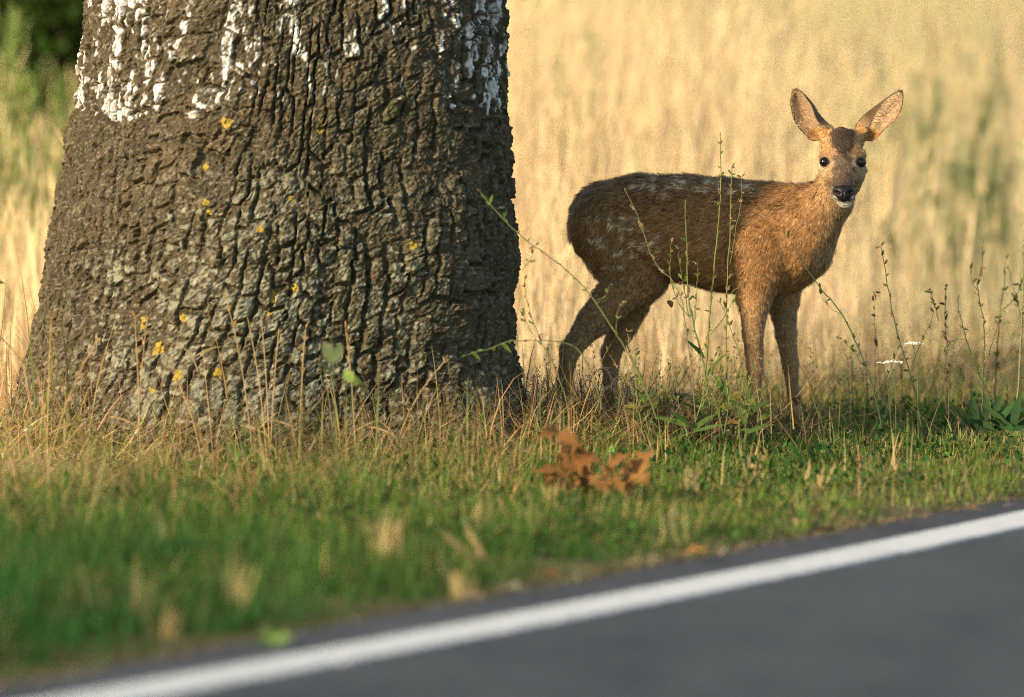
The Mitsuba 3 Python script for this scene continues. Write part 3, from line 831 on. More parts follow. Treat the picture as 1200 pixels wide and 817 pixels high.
def deer_colour(p, jit=0.0):
    """Coat colours of the fawn in its own coordinates (photo pixels of its side view, dy towards the far side)."""
    lx, ly, dy = p[:, 0] / S + 600, 520 - p[:, 2] / S, p[:, 1] - DY
    q = p * 1.0
    n1, n2 = meshkit.fbm(q * 22, 3, 3), meshkit.fbm(q * 70, 2, 4)
    red, dark, buff = np.array([0.275, 0.142, 0.055]), np.array([0.175, 0.098, 0.045]), np.array([0.36, 0.23, 0.12])

    def sm(a, b, x):
        t = np.clip((x - a) / (b - a), 0, 1)
        return (t * t * (3 - 2 * t))[:, None]

    c = np.broadcast_to(red, p.shape) * (0.82 + 0.36 * n1[:, None])
    top = np.interp(lx, [660, 690, 715, 750, 850, 890, 930, 960], [250, 222, 211, 206, 211, 214, 217, 190])
    bot = np.interp(lx, [700, 780, 830, 900, 950], [335, 337, 348, 357, 330])
    rel = (ly - top) / (bot - top)
    back = 1 - sm(0.05, 0.42, rel + (n1 - 0.5) * 0.3)
    c = c * (1 - 0.4 * back) + dark * 0.4 * back
    under = sm(0.82, 1.02, rel)
    c = c * (1 - 0.4 * under) + buff * 0.4 * under
    leg = sm(352, 385, ly)
    c = c * (1 - 0.75 * leg) + np.array([0.275, 0.172, 0.088]) * (0.8 + 0.4 * n1[:, None]) * 0.75 * leg
    # pale spots: broken rows along the back and flecks on the thigh
    u, w = lx / 10.5, (ly - top) / 8.0
    iu, iw = np.floor(u + 0.5 * (np.floor(w) % 2)), np.floor(w)
    cu = iu + 0.5 - 0.5 * (iw % 2) + 0.6 * (hash2(iu, iw, 1) - 0.5)
    cw = iw + 0.5 + 0.4 * (hash2(iu, iw, 2) - 0.5)
    d = np.hypot((u - cu) * 10.5 / 4.6, (w - cw) * 8 / 2.8)
    on = ((iw >= 0) & (iw <= 1) & (lx > 735) & (lx < 885)) | ((ly > 252) & (ly < 312) & (lx > 690) & (lx < 775) & (hash2(iu, iw, 4) > 0.35)) | ((iw < 6) & (lx > 700) & (lx < 850) & (hash2(iu, iw, 4) > 0.82))
    spot = np.clip((1.15 - d) * 2.5, 0, 1)[:, None] * on[:, None] * (hash2(iu, iw, 5) > 0.42)[:, None]
    c = c * (1 - 0.88 * spot) + np.array([0.72, 0.52, 0.33]) * 0.88 * spot
    # neck: greyer towards the throat
    lx0, ly0 = lx, ly
    neck = sm(940, 975, lx) * sm(190, 215, ly) * (1 - sm(300, 335, ly)) * (dy < 0.1)[:, None]
    c = c * (1 - 0.7 * neck) + np.array([0.27, 0.175, 0.09]) * 0.7 * neck
    # head
    near = (lx > 945) & (ly < 250)
    w = np.zeros(len(p))
    if near.any():
        dist = [prim_dist(p[near], pr) for pr in PRIMS]
        dh = np.min([x for x, hd_ in zip(dist, HEADS) if hd_], 0)
        db = np.min([x for x, hd_ in zip(dist, HEADS) if not hd_], 0)
        w[near] = np.clip(0.5 + (db - dh) / 0.006, 0, 1)
    lx, ly = lx - HX, ly - HY
    face = w * w * (3 - 2 * w)
    front = (dy < -0.172)
    h = np.broadcast_to(np.array([0.33, 0.21, 0.11]), p.shape) * (0.8 + 0.4 * n2[:, None])
    br = np.maximum(np.exp(-(((np.abs(lx - 989) - 16.5 - 0.35 * (ly - 178) * -1) / 5.5) ** 2 + ((ly - 176) / 9) ** 2)), 0.8 * np.clip((168 - ly) / 6, 0, 1) * np.clip((np.abs(lx - 989) - 12) / 4, 0, 1))[:, None]
    h = h * (1 - br) + np.array([0.38, 0.19, 0.065]) * br
    cap = 1 - sm(0.72, 1.06, np.hypot((lx - 989.5) / np.interp(ly, [148, 156, 172, 188], [13, 17, 17, 6]), np.where(ly < 165, (ly - 165) / 30, (ly - 165) / 25)) + (n2 - 0.5) * 0.25)
    h = h * (1 - cap) + np.array([0.036, 0.024, 0.016]) * cap
    bridge = (1 - sm(9, 17, np.abs(lx - 989) + 8 * (n2 - 0.5))) * sm(178, 186, ly) * (1 - sm(224, 232, ly))
    h = h * (1 - 0.85 * bridge) + np.array([0.060, 0.047, 0.038]) * (0.2 + 1.6 * n2[:, None]) * 0.85 * bridge
    dk = np.exp(-(((lx - 988.5) / 17) ** 2 + ((ly - 224) / 13) ** 4))[:, None] * front[:, None]
    h = h * (1 - 0.85 * dk) + np.array([0.035, 0.03, 0.027]) * 0.85 * dk
    for e in EYES:
        d = np.hypot(lx - e[0], (ly - e[1]) * 1.05)
        pale = np.exp(-((d - 8.8) / 2.8) ** 2)[:, None] * np.clip((ly - e[1] + 5) / 6, 0, 1)[:, None]
        h = h * (1 - 0.6 * pale) + np.array([0.42, 0.33, 0.23]) * 0.6 * pale
        rim = (1 - sm(4.6, 6.4, np.hypot((lx - e[0]) * 0.92, (ly - e[1]) * 1.1)))
        h = h * (1 - rim) + np.array([0.018, 0.013, 0.01]) * rim
    mouth = np.exp(-((ly - 233.6 - 0.012 * (lx - 990) ** 2 * -1) / 1.3) ** 2)[:, None] * (np.abs(lx - 990) < 13)[:, None] * front[:, None]
    chin = sm(234.2, 236.2, ly) * (1 - sm(9.0, 11.5, np.abs(lx - 991.5))) * (1 - sm(240, 243, ly)) * (dy < -0.262)[:, None]
    lip = np.maximum(np.exp(-(np.hypot(lx - 979.2, ly - 231.2) / 3.4) ** 4), np.exp(-(np.hypot(lx - 999.5, ly - 230.8) / 3.0) ** 4))[:, None]
    h = h * (1 - lip) + np.array([0.62, 0.58, 0.52]) * lip
    h = h * (1 - chin) + np.array([0.66, 0.62, 0.56]) * chin
    h = h * (1 - 0.9 * mouth) + np.array([0.02, 0.015, 0.013]) * 0.9 * mouth
    c = c * (1 - face[:, None]) + h * face[:, None]
    return np.clip(c, 0.006, 0.85)


def make_deer():
    h = 0.0034
    lo, hi = np.array([0.06, DY - 0.40, -0.005]), np.array([0.90, DY + 0.26, 0.77])
    shape = np.ceil((hi - lo) / h).astype(int)
    vol = np.full(shape, 0.04, np.float32)
    for pr in PRIMS:
        a, ra, b, rb, ky, k, _, _ = pr
        R = max(ra, rb) + 0.035
        ext = np.array([R, R * max(ky, 1), R])
        i0 = np.clip(np.floor((np.minimum(a, b) - ext - lo) / h).astype(int), 0, shape)
        i1 = np.clip(np.ceil((np.maximum(a, b) + ext - lo) / h).astype(int), 0, shape)
        g = np.stack(np.meshgrid(*[lo[x] + h * np.arange(i0[x], i1[x]) for x in range(3)], indexing='ij'), -1)
        d = prim_dist(g, pr)
        sl = tuple(slice(i0[x], i1[x]) for x in range(3))
        o = vol[sl]
        t = np.clip(0.5 + 0.5 * (o - d) / k, 0, 1)
        vol[sl] = o * (1 - t) + d * t - k * t * (1 - t) * 0.8
    v, f = surface_nets(vol, lo, h)
    m = trimesh.Trimesh(v, f, process=False)
    parts = m.split(only_watertight=False)
    m = max(parts, key=lambda x: len(x.faces))
    trimesh.smoothing.filter_taubin(m, lamb=0.5, nu=0.52, iterations=6)
    v, f = np.array(m.vertices), np.array(m.faces)
    n = vertex_normals(v, f)
    # flow field and hair length, blended from the bones
    wsum, fl, hl = np.zeros(len(v)), np.zeros((len(v), 3)), np.zeros(len(v))
    for pr in PRIMS:
        w = np.exp(-np.clip(prim_dist(v, pr), 0, 1) / 0.007)
        wsum, fl, hl = wsum + w, fl + w[:, None] * pr[6], hl + w * pr[7]
    fl, hl = unit(fl / (wsum[:, None] + 1e-9)), hl / (wsum + 1e-9)
    t = root('roe_deer', 'young roe deer with faintly spotted coat looking at the viewer from behind the tree', 'deer')
    bc = deer_colour(v)
    put('body', (v, f), 'fur_material', t, smooth=True, color=bc * 0.8)
    # coat: single hairs on the skin
    r = np.random.default_rng(5)
    fa = m.area_faces
    ctr = v[f].mean(1)
    lx, ly = ctr[:, 0] / S + 600, 520 - ctr[:, 2] / S
    head = (lx > 955) & (ly < 245) & (ctr[:, 1] - DY < -0.13)
    vis = n[f].mean(1)[:, 1] < 0.35
    pr_ = fa * np.where(head, 3.2, 1.0) * np.where(vis, 1, 0.25)
    N = 125000
    fi = r.choice(len(f), N, p=pr_ / pr_.sum())
    b = r.dirichlet([1, 1, 1], N)
    tri = f[fi]
    at = lambda arr: (arr[tri] * b[..., None]).sum(1)
    p, nn, ff = at(v), unit(at(n)), at(fl)
    L = (hl[tri] * b).sum(1) * r.uniform(0.6, 1.25, N)
    px, py = p[:, 0] / S + 600, 520 - p[:, 2] / S
    hd = (px > 955) & (py < 246) & (p[:, 1] - DY < -0.14)
    px, py = px - HX, py - HY
    for e in EYES:                                               # no hair over the eyes
        L = np.where(hd & (np.hypot(px - e[0], py - e[1]) < 7.6), 0.0012, L)
    L = np.where(hd & (np.hypot((px - 988.5) / 13.5, (py - 225.5) / 12) < 1) & (p[:, 1] - DY < -0.25), 0.0012, L)
    tan = unit(ff - nn * (ff * nn).sum(1, keepdims=True))
    clump = unit(np.stack([meshkit.fbm(p * 70, 2, s_) for s_ in (1, 2, 3)], 1) - 0.5)
    dirn = unit(tan + nn * (0.30 + 0.12 * r.normal(0, 1, (N, 1))) + 0.32 * clump + 0.10 * r.normal(0, 1, (N, 3)))
    tip = p + dirn * L[:, None] - nn * (L * 0.10)[:, None]
    mid = p + dirn * (L * 0.55)[:, None] + nn * (L * 0.05)[:, None]
    wv = unit(np.cross(dirn, nn)) * (np.where(hd, 0.00055, 0.0009) * r.uniform(0.7, 1.3, N))[:, None]
    jit = r.normal(0, 1, (N, 3)) * np.where(hd, 0.0020, 0.0030)[:, None]
    col = deer_colour(p + jit) * np.exp(r.normal(0.05, np.where(hd, 0.58, 0.38), N))[:, None]
    band = r.random(N) < 0.33
    ct = col.copy()
    ct[band] = ct[band] * 0.5 + np.array([0.42, 0.27, 0.14]) * 0.5
    V = np.stack([p - wv - nn * 0.001, p + wv - nn * 0.001, mid - wv * 0.8, mid + wv * 0.8, tip], 1).reshape(-1, 3)
    C = np.stack([col, col, col, col, ct], 1).reshape(-1, 3)
    Fh = ((np.arange(N) * 5)[:, None, None] + np.array([[0, 1, 3], [0, 3, 2], [2, 3, 4]])[None]).reshape(-1, 3)
    put('coat', (V, Fh), 'fur_material', t, color=np.clip(C, 0.005, 0.85), kind='stuff')

    # eyes: glossy balls set in the sockets
    tree = cKDTree(v[:, [0, 2]])
    def surf(px_, py_):
        q = J(px_, py_)
        near = v[tree.query_ball_point(q[[0, 2]], 0.006)]
        return near[:, 1].min()
    for e, sx in zip([q_ + [HX, HY] for q_ in EYES], (-1, 1)):
        y = surf(*e)
        ball = trimesh.creation.icosphere(3, 6.2 * S)
        ball.apply_scale([1.05, 1.0, 0.98])
        ball.apply_translation([(e[0] - 600) * S - sx * 0.001, y + 0.0088, (520 - e[1]) * S])
        k = put('eye', ball, 'wet_black_material', t, smooth=True)
        # lids: thin dark rolls above and below
        for s_, nm in ((1, 'upper_lid'), (-1, 'lower_lid')):
            a_ = np.linspace(0.05, math.pi - 0.05, 13)
            path = np.stack([(e[0] - 600) * S + np.cos(a_) * 5.6 * S, y + 0.0035 + 0.003 * np.abs(np.cos(a_)), (520 - e[1]) * S + s_ * np.sin(a_) * (4.2 if s_ > 0 else 4.0) * S], 1)
            lv, lf = tube(path, 0.0011 + (0.0012 if s_ > 0 else 0.0006) * np.sin(a_), 6)
            put(nm, (lv, lf), 'fur_material', k, smooth=True, color=np.broadcast_to(np.array([0.03, 0.02, 0.014]) if s_ > 0 else np.array([0.14, 0.10, 0.07]), lv.shape))
    # nose pad: rounded triangle with two nostrils
    c0 = J(988.5 + HX, 225.5 + HY)
    y0 = surf(988.5 + HX, 225.5 + HY)
    def nose_half(z):            # half width at height z (px)
        return np.interp(z, [-10.5, -8, -4, 0, 4, 8, 9.5], [0.5, 5.0, 8.0, 10.8, 11.8, 9.5, 0.5])
    zs, us = np.linspace(-10.5, 9.5, 40), np.linspace(-1, 1, 48)
    ZZ, UU = np.meshgrid(zs, us, indexing='ij')
    XX = nose_half(ZZ) * UU * 1.1
    bul = np.sqrt(np.clip(1 - UU ** 2, 0, 1)) * np.clip(1 - ((ZZ + 0.5) / 11) ** 2, 0, 1) ** 0.5
    depth = -0.0165 * bul + 0.007
    nos = np.zeros_like(XX)
    for sx in (-1, 1):
        nos = np.maximum(nos, np.exp(-(((XX - sx * 7.0) / 2.6) ** 2 + ((ZZ - 0.8 - 0.25 * (np.abs(XX) - 7)) / 1.9) ** 2)))
    depth = depth + 0.008 * nos + 0.0022 * np.exp(-(XX / 0.8) ** 2) * (ZZ < 2)
    nv = np.stack([c0[0] + XX * S, y0 + depth, c0[2] + ZZ * S], -1).reshape(-1, 3)
    i, j = np.meshgrid(np.arange(39), np.arange(47), indexing='ij')
    a = (i * 48 + j).ravel()
    nf = np.vstack([np.stack([a, a + 1, a + 49], 1), np.stack([a, a + 49, a + 48], 1)])
    put('nose', (nv, nf), 'nose_material', t, smooth=True)

    # ears: cupped shells, opening to the front and outwards
    ears = [dict(base=(966, 161), tip=(933, 105.5), L=[(970, 158), (955, 165.5), (942, 155), (934, 145), (929, 130), (927.6, 120), (929.5, 110), (933, 105.5)],
                 R=[(970, 158), (979, 152), (972, 145), (963, 136), (955.5, 124), (948, 115), (940, 107.8), (933, 105.5)], s=-1),
            dict(base=(1013, 161), tip=(1056, 107), L=[(1011, 158), (1004, 149), (1012, 138), (1025, 127), (1035, 119.5), (1044, 113), (1051, 108.5), (1056, 107)],
                 R=[(1011, 158), (1022, 166), (1034, 156), (1046, 145), (1053.5, 137), (1058.5, 122), (1059.5, 113), (1056, 107)], s=1)]
    for E in ears:
        n_t, n_s = 34, 26
        lft, rgt = spline(np.array(E['L'], float), n_t), spline(np.array(E['R'], float), n_t)
        tt = np.linspace(0, 1, n_t)
        sp = np.linspace(0, 1, n_s)
        med = rgt if E['s'] < 0 else lft            # margin towards the crown
        out = lft if E['s'] < 0 else rgt
        grid = np.zeros((n_t, n_s, 3))
        sm_ = np.interp(tt, [0, 0.25, 0.6, 1], [0.58, 0.68, 0.88, 0.98]) if E['s'] < 0 else np.interp(tt, [0, 0.25, 0.5, 0.7, 1], [0.42, 0.50, 0.78, 0.93, 0.99])   # where the medial margin of the opening lies
        for k, s_ in enumerate(sp):                 # 0 outer margin, 1 medial silhouette
            q = out * (1 - s_) + med * s_
            env = np.sin(np.pi * np.clip(tt * 0.90 + 0.08, 0, 1)) ** 0.7
            a_ = np.clip(s_ / sm_, 0, 1)
            b_ = np.clip((s_ - sm_) / (1 - sm_ + 1e-6), 0, 1)
            cup = (0.022 if E['s'] < 0 else 0.013) * np.sin(np.pi * a_ ** 0.9) * env - (0.006 if E['s'] < 0 else -0.006) * a_ ** 2 * env + 0.028 * b_ ** 1.5 * env
            dy = -0.150 + 0.012 * tt + cup
            grid[:, k] = np.stack([(q[:, 0] + HX * 0.65 - 600) * S, DY + dy, (520 - q[:, 1] - HY * 0.65) * S], 1)
        gn = unit(np.cross(np.gradient(grid, axis=0), np.gradient(grid, axis=1)))
        if gn[n_t // 2, n_s // 2, 1] > 0:
            gn = -gn
        thick = 0.004 * np.minimum(1, np.minimum(sp, 1 - sp) * 6)[None, :, None] + 0.0008
        back = grid - gn * thick
        vv = np.concatenate([grid.reshape(-1, 3), back.reshape(-1, 3)])
        i, j = np.meshgrid(np.arange(n_t - 1), np.arange(n_s - 1), indexing='ij')
        a = (i * n_s + j).ravel()
        quad = np.vstack([np.stack([a, a + 1, a + n_s + 1], 1), np.stack([a, a + n_s + 1, a + n_s], 1)])
        M = n_t * n_s
        ffs = [quad, quad[:, ::-1] + M]
        for col_ in (0, n_s - 1):
            q = np.arange(n_t - 1) * n_s + col_
            ffs += [np.stack([q, q + n_s, q + M], 1), np.stack([q + n_s, q + n_s + M, q + M], 1)]
        TT, SS = np.meshgrid(tt, sp, indexing='ij')
        nz = meshkit.fbm(grid * 90, 3, 7)
        inner = np.broadcast_to(np.array([0.45, 0.30, 0.18]), grid.shape) * (0.7 + 0.6 * nz[..., None])
        orange = np.clip(1 - TT / 0.33, 0, 1)[..., None]
        inner = inner * (1 - 0.6 * orange) + np.array([0.42, 0.20, 0.06]) * 0.6 * orange
        rim = np.clip(np.maximum(np.maximum(1 - SS / 0.09, (SS - sm_[:, None] + 0.05) / 0.05), (TT - 0.90) / 0.07), 0, 1)[..., None] * np.clip(TT * 4 - 0.5, 0, 1)[..., None]
        inner = inner * (1 - rim) + np.array([0.10, 0.058, 0.03]) * (0.7 + 0.6 * nz[..., None]) * rim
        outer = np.broadcast_to(np.array([0.15, 0.09, 0.045]), grid.shape) * (0.8 + 0.4 * nz[..., None])
        cc = np.concatenate([inner.reshape(-1, 3), outer.reshape(-1, 3)])
        ek = put('ear', (vv, np.vstack(ffs)), 'fur_material', t, smooth=True, color=cc)
        # hair inside and round the rim
        nh = 2600
        ti, si = r.random(nh) ** 1.2 * 0.95, r.random(nh)
        edge = r.random(nh) < 0.3
        si = np.where(edge, r.choice([0.0, 1.0], nh), si * np.interp(ti, tt, sm_))
        gi, gj = np.clip((ti * (n_t - 1)).astype(int), 0, n_t - 2), np.clip((si * (n_s - 1)).astype(int), 0, n_s - 1)
        p = grid[gi, gj]
        along = unit(grid[np.minimum(gi + 2, n_t - 1), gj] - p)
        outw = unit(grid[gi, 0] - grid[gi, n_s - 1])
        dirn = unit(along * 0.9 + outw * (0.9 * (0.5 + 0.5 * si))[:, None] + gn[gi, gj] * 0.55 + 0.25 * r.normal(0, 1, (nh, 3)))
        LL = r.uniform(0.005, 0.014, nh) * np.where(ti < 0.35, 1.35, 0.9)
        LL = np.where(edge, 0.005, LL)
        wv = unit(np.cross(dirn, [0, 1, 0.01])) * 0.0006
        hc = np.where(edge[:, None], vary(nh, (0.05, 0.033, 0.02), 0.25, r), vary(nh, (0.50, 0.36, 0.22), 0.3, r))
        hc = np.where(((ti < 0.3) & ~edge)[:, None], vary(nh, (0.46, 0.24, 0.09), 0.3, r), hc)
        V = np.stack([p - wv, p + wv, p + dirn * LL[:, None]], 1).reshape(-1, 3)
        put('ear_hair', (V, np.arange(nh * 3).reshape(-1, 3)), 'fur_material', ek, color=np.repeat(np.clip(hc, 0, 0.85), 3, 0), kind='stuff')
    # hooves: two toes each
    for (px_, dy) in ((888, -0.145), (937, -0.005), (659, -0.005), (720, 0.125)):
        g = []
        for sy in (-1, 1):
            from manifold3d import Manifold
            sph = lambda x, y, z, rr: Manifold.sphere(rr, 16).translate([x, y, z])
            X0, Y0 = (px_ - 600) * S, DY + dy + sy * 0.008
            g.append(Manifold.batch_hull([sph(X0, Y0, 0.028, 0.009), sph(X0 + 0.026, Y0 + sy * 0.001, 0.006, 0.0045), sph(X0 - 0.008, Y0, 0.007, 0.006)]))
        put('hoof', g[0] + g[1], 'hoof_material', t, smooth=40)


make_deer()


# ------------------------------------------------------------------ wild plants
STEM_G, STEM_B, BUD_G, BUD_P = (0.10, 0.135, 0.04), (0.12, 0.085, 0.05), (0.20, 0.24, 0.07), (0.30, 0.19, 0.12)


def plant(label, stems, Y, buds=None, leaves=(), group=None, name='wild_plant', cat='plant', r0=0.0022, col=STEM_G, seed=0, budcol=BUD_G, budsize=0.006):
    """A wiry wild plant: main stem and side stems as parts, leaves as parts, small buds joined."""
    r = np.random.default_rng(1000 + seed)
    t = root(name, label, cat, group)
    acc = Acc()
    any_bud = False
    for si, st in enumerate(stems):
        pts, rad = st[0], (st[1] if len(st) > 1 else r0)
        dens = st[2] if len(st) > 2 else buds
        dy = r.uniform(-0.03, 0.03)
        w = np.array([P(x, y, Y + dy * k / max(len(pts) - 1, 1)) for k, (x, y) in enumerate(pts)])
        path = spline(w, max(8, 4 * len(pts)))
        path[1:-1] += r.normal(0, 0.0008, (len(path) - 2, 3))
        tv, tf = tube(path, np.linspace(rad * 0.45, rad, len(path)), 6)     # listed from the tip down
        put('stem', (tv, tf), 'leaf_material_thick', t, smooth=True, color=vary(len(tv), col, 0.08, r))
        if dens:
            n = int(dens)
            length = np.linalg.norm(np.diff(path, axis=0), axis=1).sum()
            for k in range(n):
                q = (k + r.uniform(-0.3, 0.3)) / n * 0.8
                i = int(np.clip(q * (len(path) - 1), 0, len(path) - 2))
                b = path[i] + (path[i + 1] - path[i]) * (q * (len(path) - 1) - i)
                for _ in range(r.integers(1, 3)):
                    any_bud = True
                    ax = unit(unit(path[i] - path[i + 1]) * 0.9 + r.normal(0, 0.7, 3))
                    sz = budsize * r.uniform(0.7, 1.5)
                    hv, hf = seed_heads(b[None], ax[None], np.array([sz * 2.0]), np.array([sz * 0.42]), r)
                    acc.add(hv, hf, vary(1, budcol if r.random() < 0.7 else BUD_P, 0.25, r))
    if any_bud:
        acc.put('buds', 'leaf_material', t, kind='stuff')
    for lf in leaves:
        (x0, y0), (x1, y1), width = lf[0], lf[1], lf[2]
        c = lf[3] if len(lf) > 3 else (0.10, 0.17, 0.04)
        a, b = P(x0, y0, Y + r.uniform(-0.04, 0.04)), P(x1, y1, Y + r.uniform(-0.06, 0.06))
        L = np.linalg.norm(b - a)
        v, f = leaf_mesh(a, b - a, np.array([r.uniform(-0.4, 0.4), -1.0, 0.7]), L * 1.05, width / 515, r.uniform(0.1, 0.5), 0, 11, 0.3, r.uniform(-0.5, 0.5), r)
        put('leaf', (v, f), 'leaf_material', t, smooth=True, color=vary(len(v), c, 0.06, r))
    return t


scene['leaf_material_thick'] = vcol(0.55, 0.35)
plant('tall upright weed stem crossing the dark flank with buds to its tip', [([(844, 158), (845, 195), (844, 235), (840, 280), (836, 325), (829, 400), (823, 490)], 0.0024, 22), ([(862, 345), (848, 372), (833, 392)], 0.0012, 4)], 24.62, seed=1, col=(0.20, 0.22, 0.06))
plant('thin upright weed stem nearest the edge between dark and red fur', [([(858, 195), (857, 240), (855, 290), (852, 340), (851, 400), (856, 495)], 0.0021, 20), ([(869, 208), (868, 235), (861, 275), (855, 310)], 0.001, 6), ([(893, 322), (874, 330), (856, 345)], 0.001, 3)], 24.6, seed=2, col=(0.19, 0.21, 0.06), budcol=(0.26, 0.22, 0.10))
plant('branched green weed with thick stem leaning below the belly', [([(803, 238), (804, 275), (806, 310), (806, 335), (814, 385), (824, 425), (833, 495)], 0.0026, 14), ([(787, 282), (785, 320), (793, 350), (808, 372)], 0.0013, 8), ([(795, 295), (800, 330), (808, 372)], 0.0012, 8),
      ([(818, 312), (816, 345), (813, 385)], 0.0012, 5), ([(843, 352), (856, 385), (869, 425), (880, 490)], 0.0017, 8)], 24.58, seed=3, col=(0.13, 0.17, 0.05),
      leaves=[((826, 420), (806, 398), 7), ((829, 440), (845, 415), 7), ((834, 470), (812, 452), 9), ((836, 490), (862, 462), 10, (0.15, 0.21, 0.05)), ((832, 492), (800, 470), 10), ((858, 470), (838, 440), 9), ((862, 480), (893, 468), 9), ((866, 492), (880, 455), 8)])
plant('slender stalk with one round dark seed ball under the belly', [([(786, 357), (787, 385), (789, 430), (794, 490)], 0.0009, 0)], 24.7, seed=4, buds=0, col=(0.2, 0.17, 0.08), leaves=[((784, 352), (787, 360), 7, (0.07, 0.05, 0.03))])
plant('long leaning stem that starts against the bark and crosses the far hind leg', [([(563, 225), (585, 252), (611, 277), (649, 305), (681, 333), (719, 387), (745, 430), (770, 492)], 0.0020, 16), ([(627, 289), (622, 303), (612, 316)], 0.0009, 3),
      ([(714, 335), (708, 348), (697, 352)], 0.001, 3), ([(730, 352), (723, 372), (722, 388)], 0.001, 3)], 23.75, seed=5, col=(0.15, 0.16, 0.06), budcol=(0.24, 0.26, 0.08), leaves=[((563, 228), (572, 234), 4), ((574, 240), (577, 228), 4), ((580, 246), (590, 240), 4), ((590, 256), (594, 243), 4)])
plant('thin drooping stem low beside the right edge of the trunk', [([(615, 325), (617, 350), (624, 375), (634, 400), (650, 430), (668, 492)], 0.0015, 12), ([(612, 362), (618, 380), (624, 392)], 0.0009, 3)], 24.0, seed=6, col=(0.14, 0.15, 0.06))
plant('blurred budded stem leaning over the spotted thigh', [([(732, 222), (746, 250), (758, 285), (770, 310), (795, 340), (806, 400), (815, 495)], 0.0016, 10)], 24.2, seed=7, col=(0.17, 0.15, 0.07), budcol=(0.34, 0.28, 0.14), budsize=0.0075)
plant('nearly level green stem poking out from behind the trunk foot', [([(548, 416), (575, 408), (605, 399), (640, 399), (672, 405), (690, 430), (705, 480)], 0.0016, 9)], 23.7, seed=8, col=(0.13, 0.17, 0.06), leaves=[((552, 412), (562, 420), 5), ((588, 402), (598, 412), 5)])
plant('long dark stem bowing left towards the chest of the deer', [([(927, 284), (943, 311), (962, 338), (985, 366), (1005, 405), (1020, 445), (1033, 500)], 0.0022, 9), ([(1051, 411), (1042, 435), (1025, 462)], 0.0013, 3), ([(963, 348), (975, 362), (985, 368)], 0.0007, 2), ([(987, 398), (1000, 412), (1008, 420)], 0.0007, 4)],
      24.4, seed=9, col=(0.06, 0.085, 0.035), budcol=(0.09, 0.12, 0.05))
plant('straight dark stem with tiny buds rising right of the chest', [([(1032.5, 289), (1038, 322), (1045.5, 362), (1056, 405), (1069, 446), (1080, 500)], 0.0022, 14), ([(1090, 340), (1094, 365), (1082, 395), (1068, 430)], 0.001, 5)], 24.5, seed=10, col=(0.06, 0.085, 0.035), budcol=(0.10, 0.11, 0.05))
plant('forked dark stem with a kinked tip above the dock leaves', [([(1151.5, 288), (1150, 310), (1145.5, 335), (1149, 358), (1153.5, 381), (1152, 440), (1150, 500)], 0.0020, 14), ([(1137, 316), (1140, 332), (1146, 340)], 0.0009, 3), ([(1172, 365), (1166, 392), (1153, 430)], 0.001, 3)], 24.5, seed=11, col=(0.07, 0.09, 0.035))
plant('dark stem slanting down into the dock leaves from a starry tip', [([(1122.5, 349), (1124, 366), (1131, 393), (1149, 442), (1164, 470), (1174, 505)], 0.0020, 7), ([(1108, 408), (1122, 398), (1133, 398)], 0.0009, 3), ([(1182, 448), (1170, 436), (1153, 438)], 0.0011, 2)], 24.35, seed=12, col=(0.05, 0.075, 0.035))
plant('blurred brown branching stem at the right with ascending twigs', [([(1178, 307), (1176, 340), (1173, 362), (1169, 400), (1166, 480)], 0.0019, 9), ([(1196, 333), (1188, 350), (1176, 362)], 0.0011, 4), ([(1181, 310), (1187, 335), (1197, 372), (1210, 400)], 0.001, 4)], 25.7, seed=13, col=(0.11, 0.085, 0.05))
plant('pale stout stalk with curved side shoots at the right margin', [([(1200, 285), (1199, 340), (1197, 390), (1194, 440), (1190, 500)], 0.0028, 14), ([(1184, 382), (1189, 395), (1197, 402)], 0.0011, 2)], 24.9, seed=14, col=(0.22, 0.24, 0.10), budcol=(0.28, 0.28, 0.12))
plant('upright brownish stalk left of the dock leaves with dark seeds', [([(1109, 334), (1108, 375), (1110, 412), (1112, 500)], 0.0016, 16), ([(1090, 340), (1095, 358), (1100, 376)], 0.001, 5)], 25.2, seed=15, col=(0.14, 0.11, 0.06), budcol=(0.12, 0.09, 0.05))
plant('thin stalk with two dark seed balls just right of the foreleg', [([(1027, 378), (1026, 405), (1024, 480)], 0.0010, 0), ([(1025, 345), (1025, 372), (1026, 400)], 0.0008, 5)], 25.3, seed=16, col=(0.2, 0.16, 0.08), leaves=[((1024, 398), (1030, 406), 7, (0.08, 0.05, 0.03)), ((1023, 342), (1028, 350), 6, (0.09, 0.06, 0.03))])
plant('short stem with a brown seed ball in front of the far forefoot', [([(933, 464), (936, 478), (940, 505)], 0.0009, 0)], 24.5, seed=17, col=(0.16, 0.14, 0.06), leaves=[((931, 466), (935, 472), 8, (0.12, 0.07, 0.035))])
r = np.random.default_rng(55)
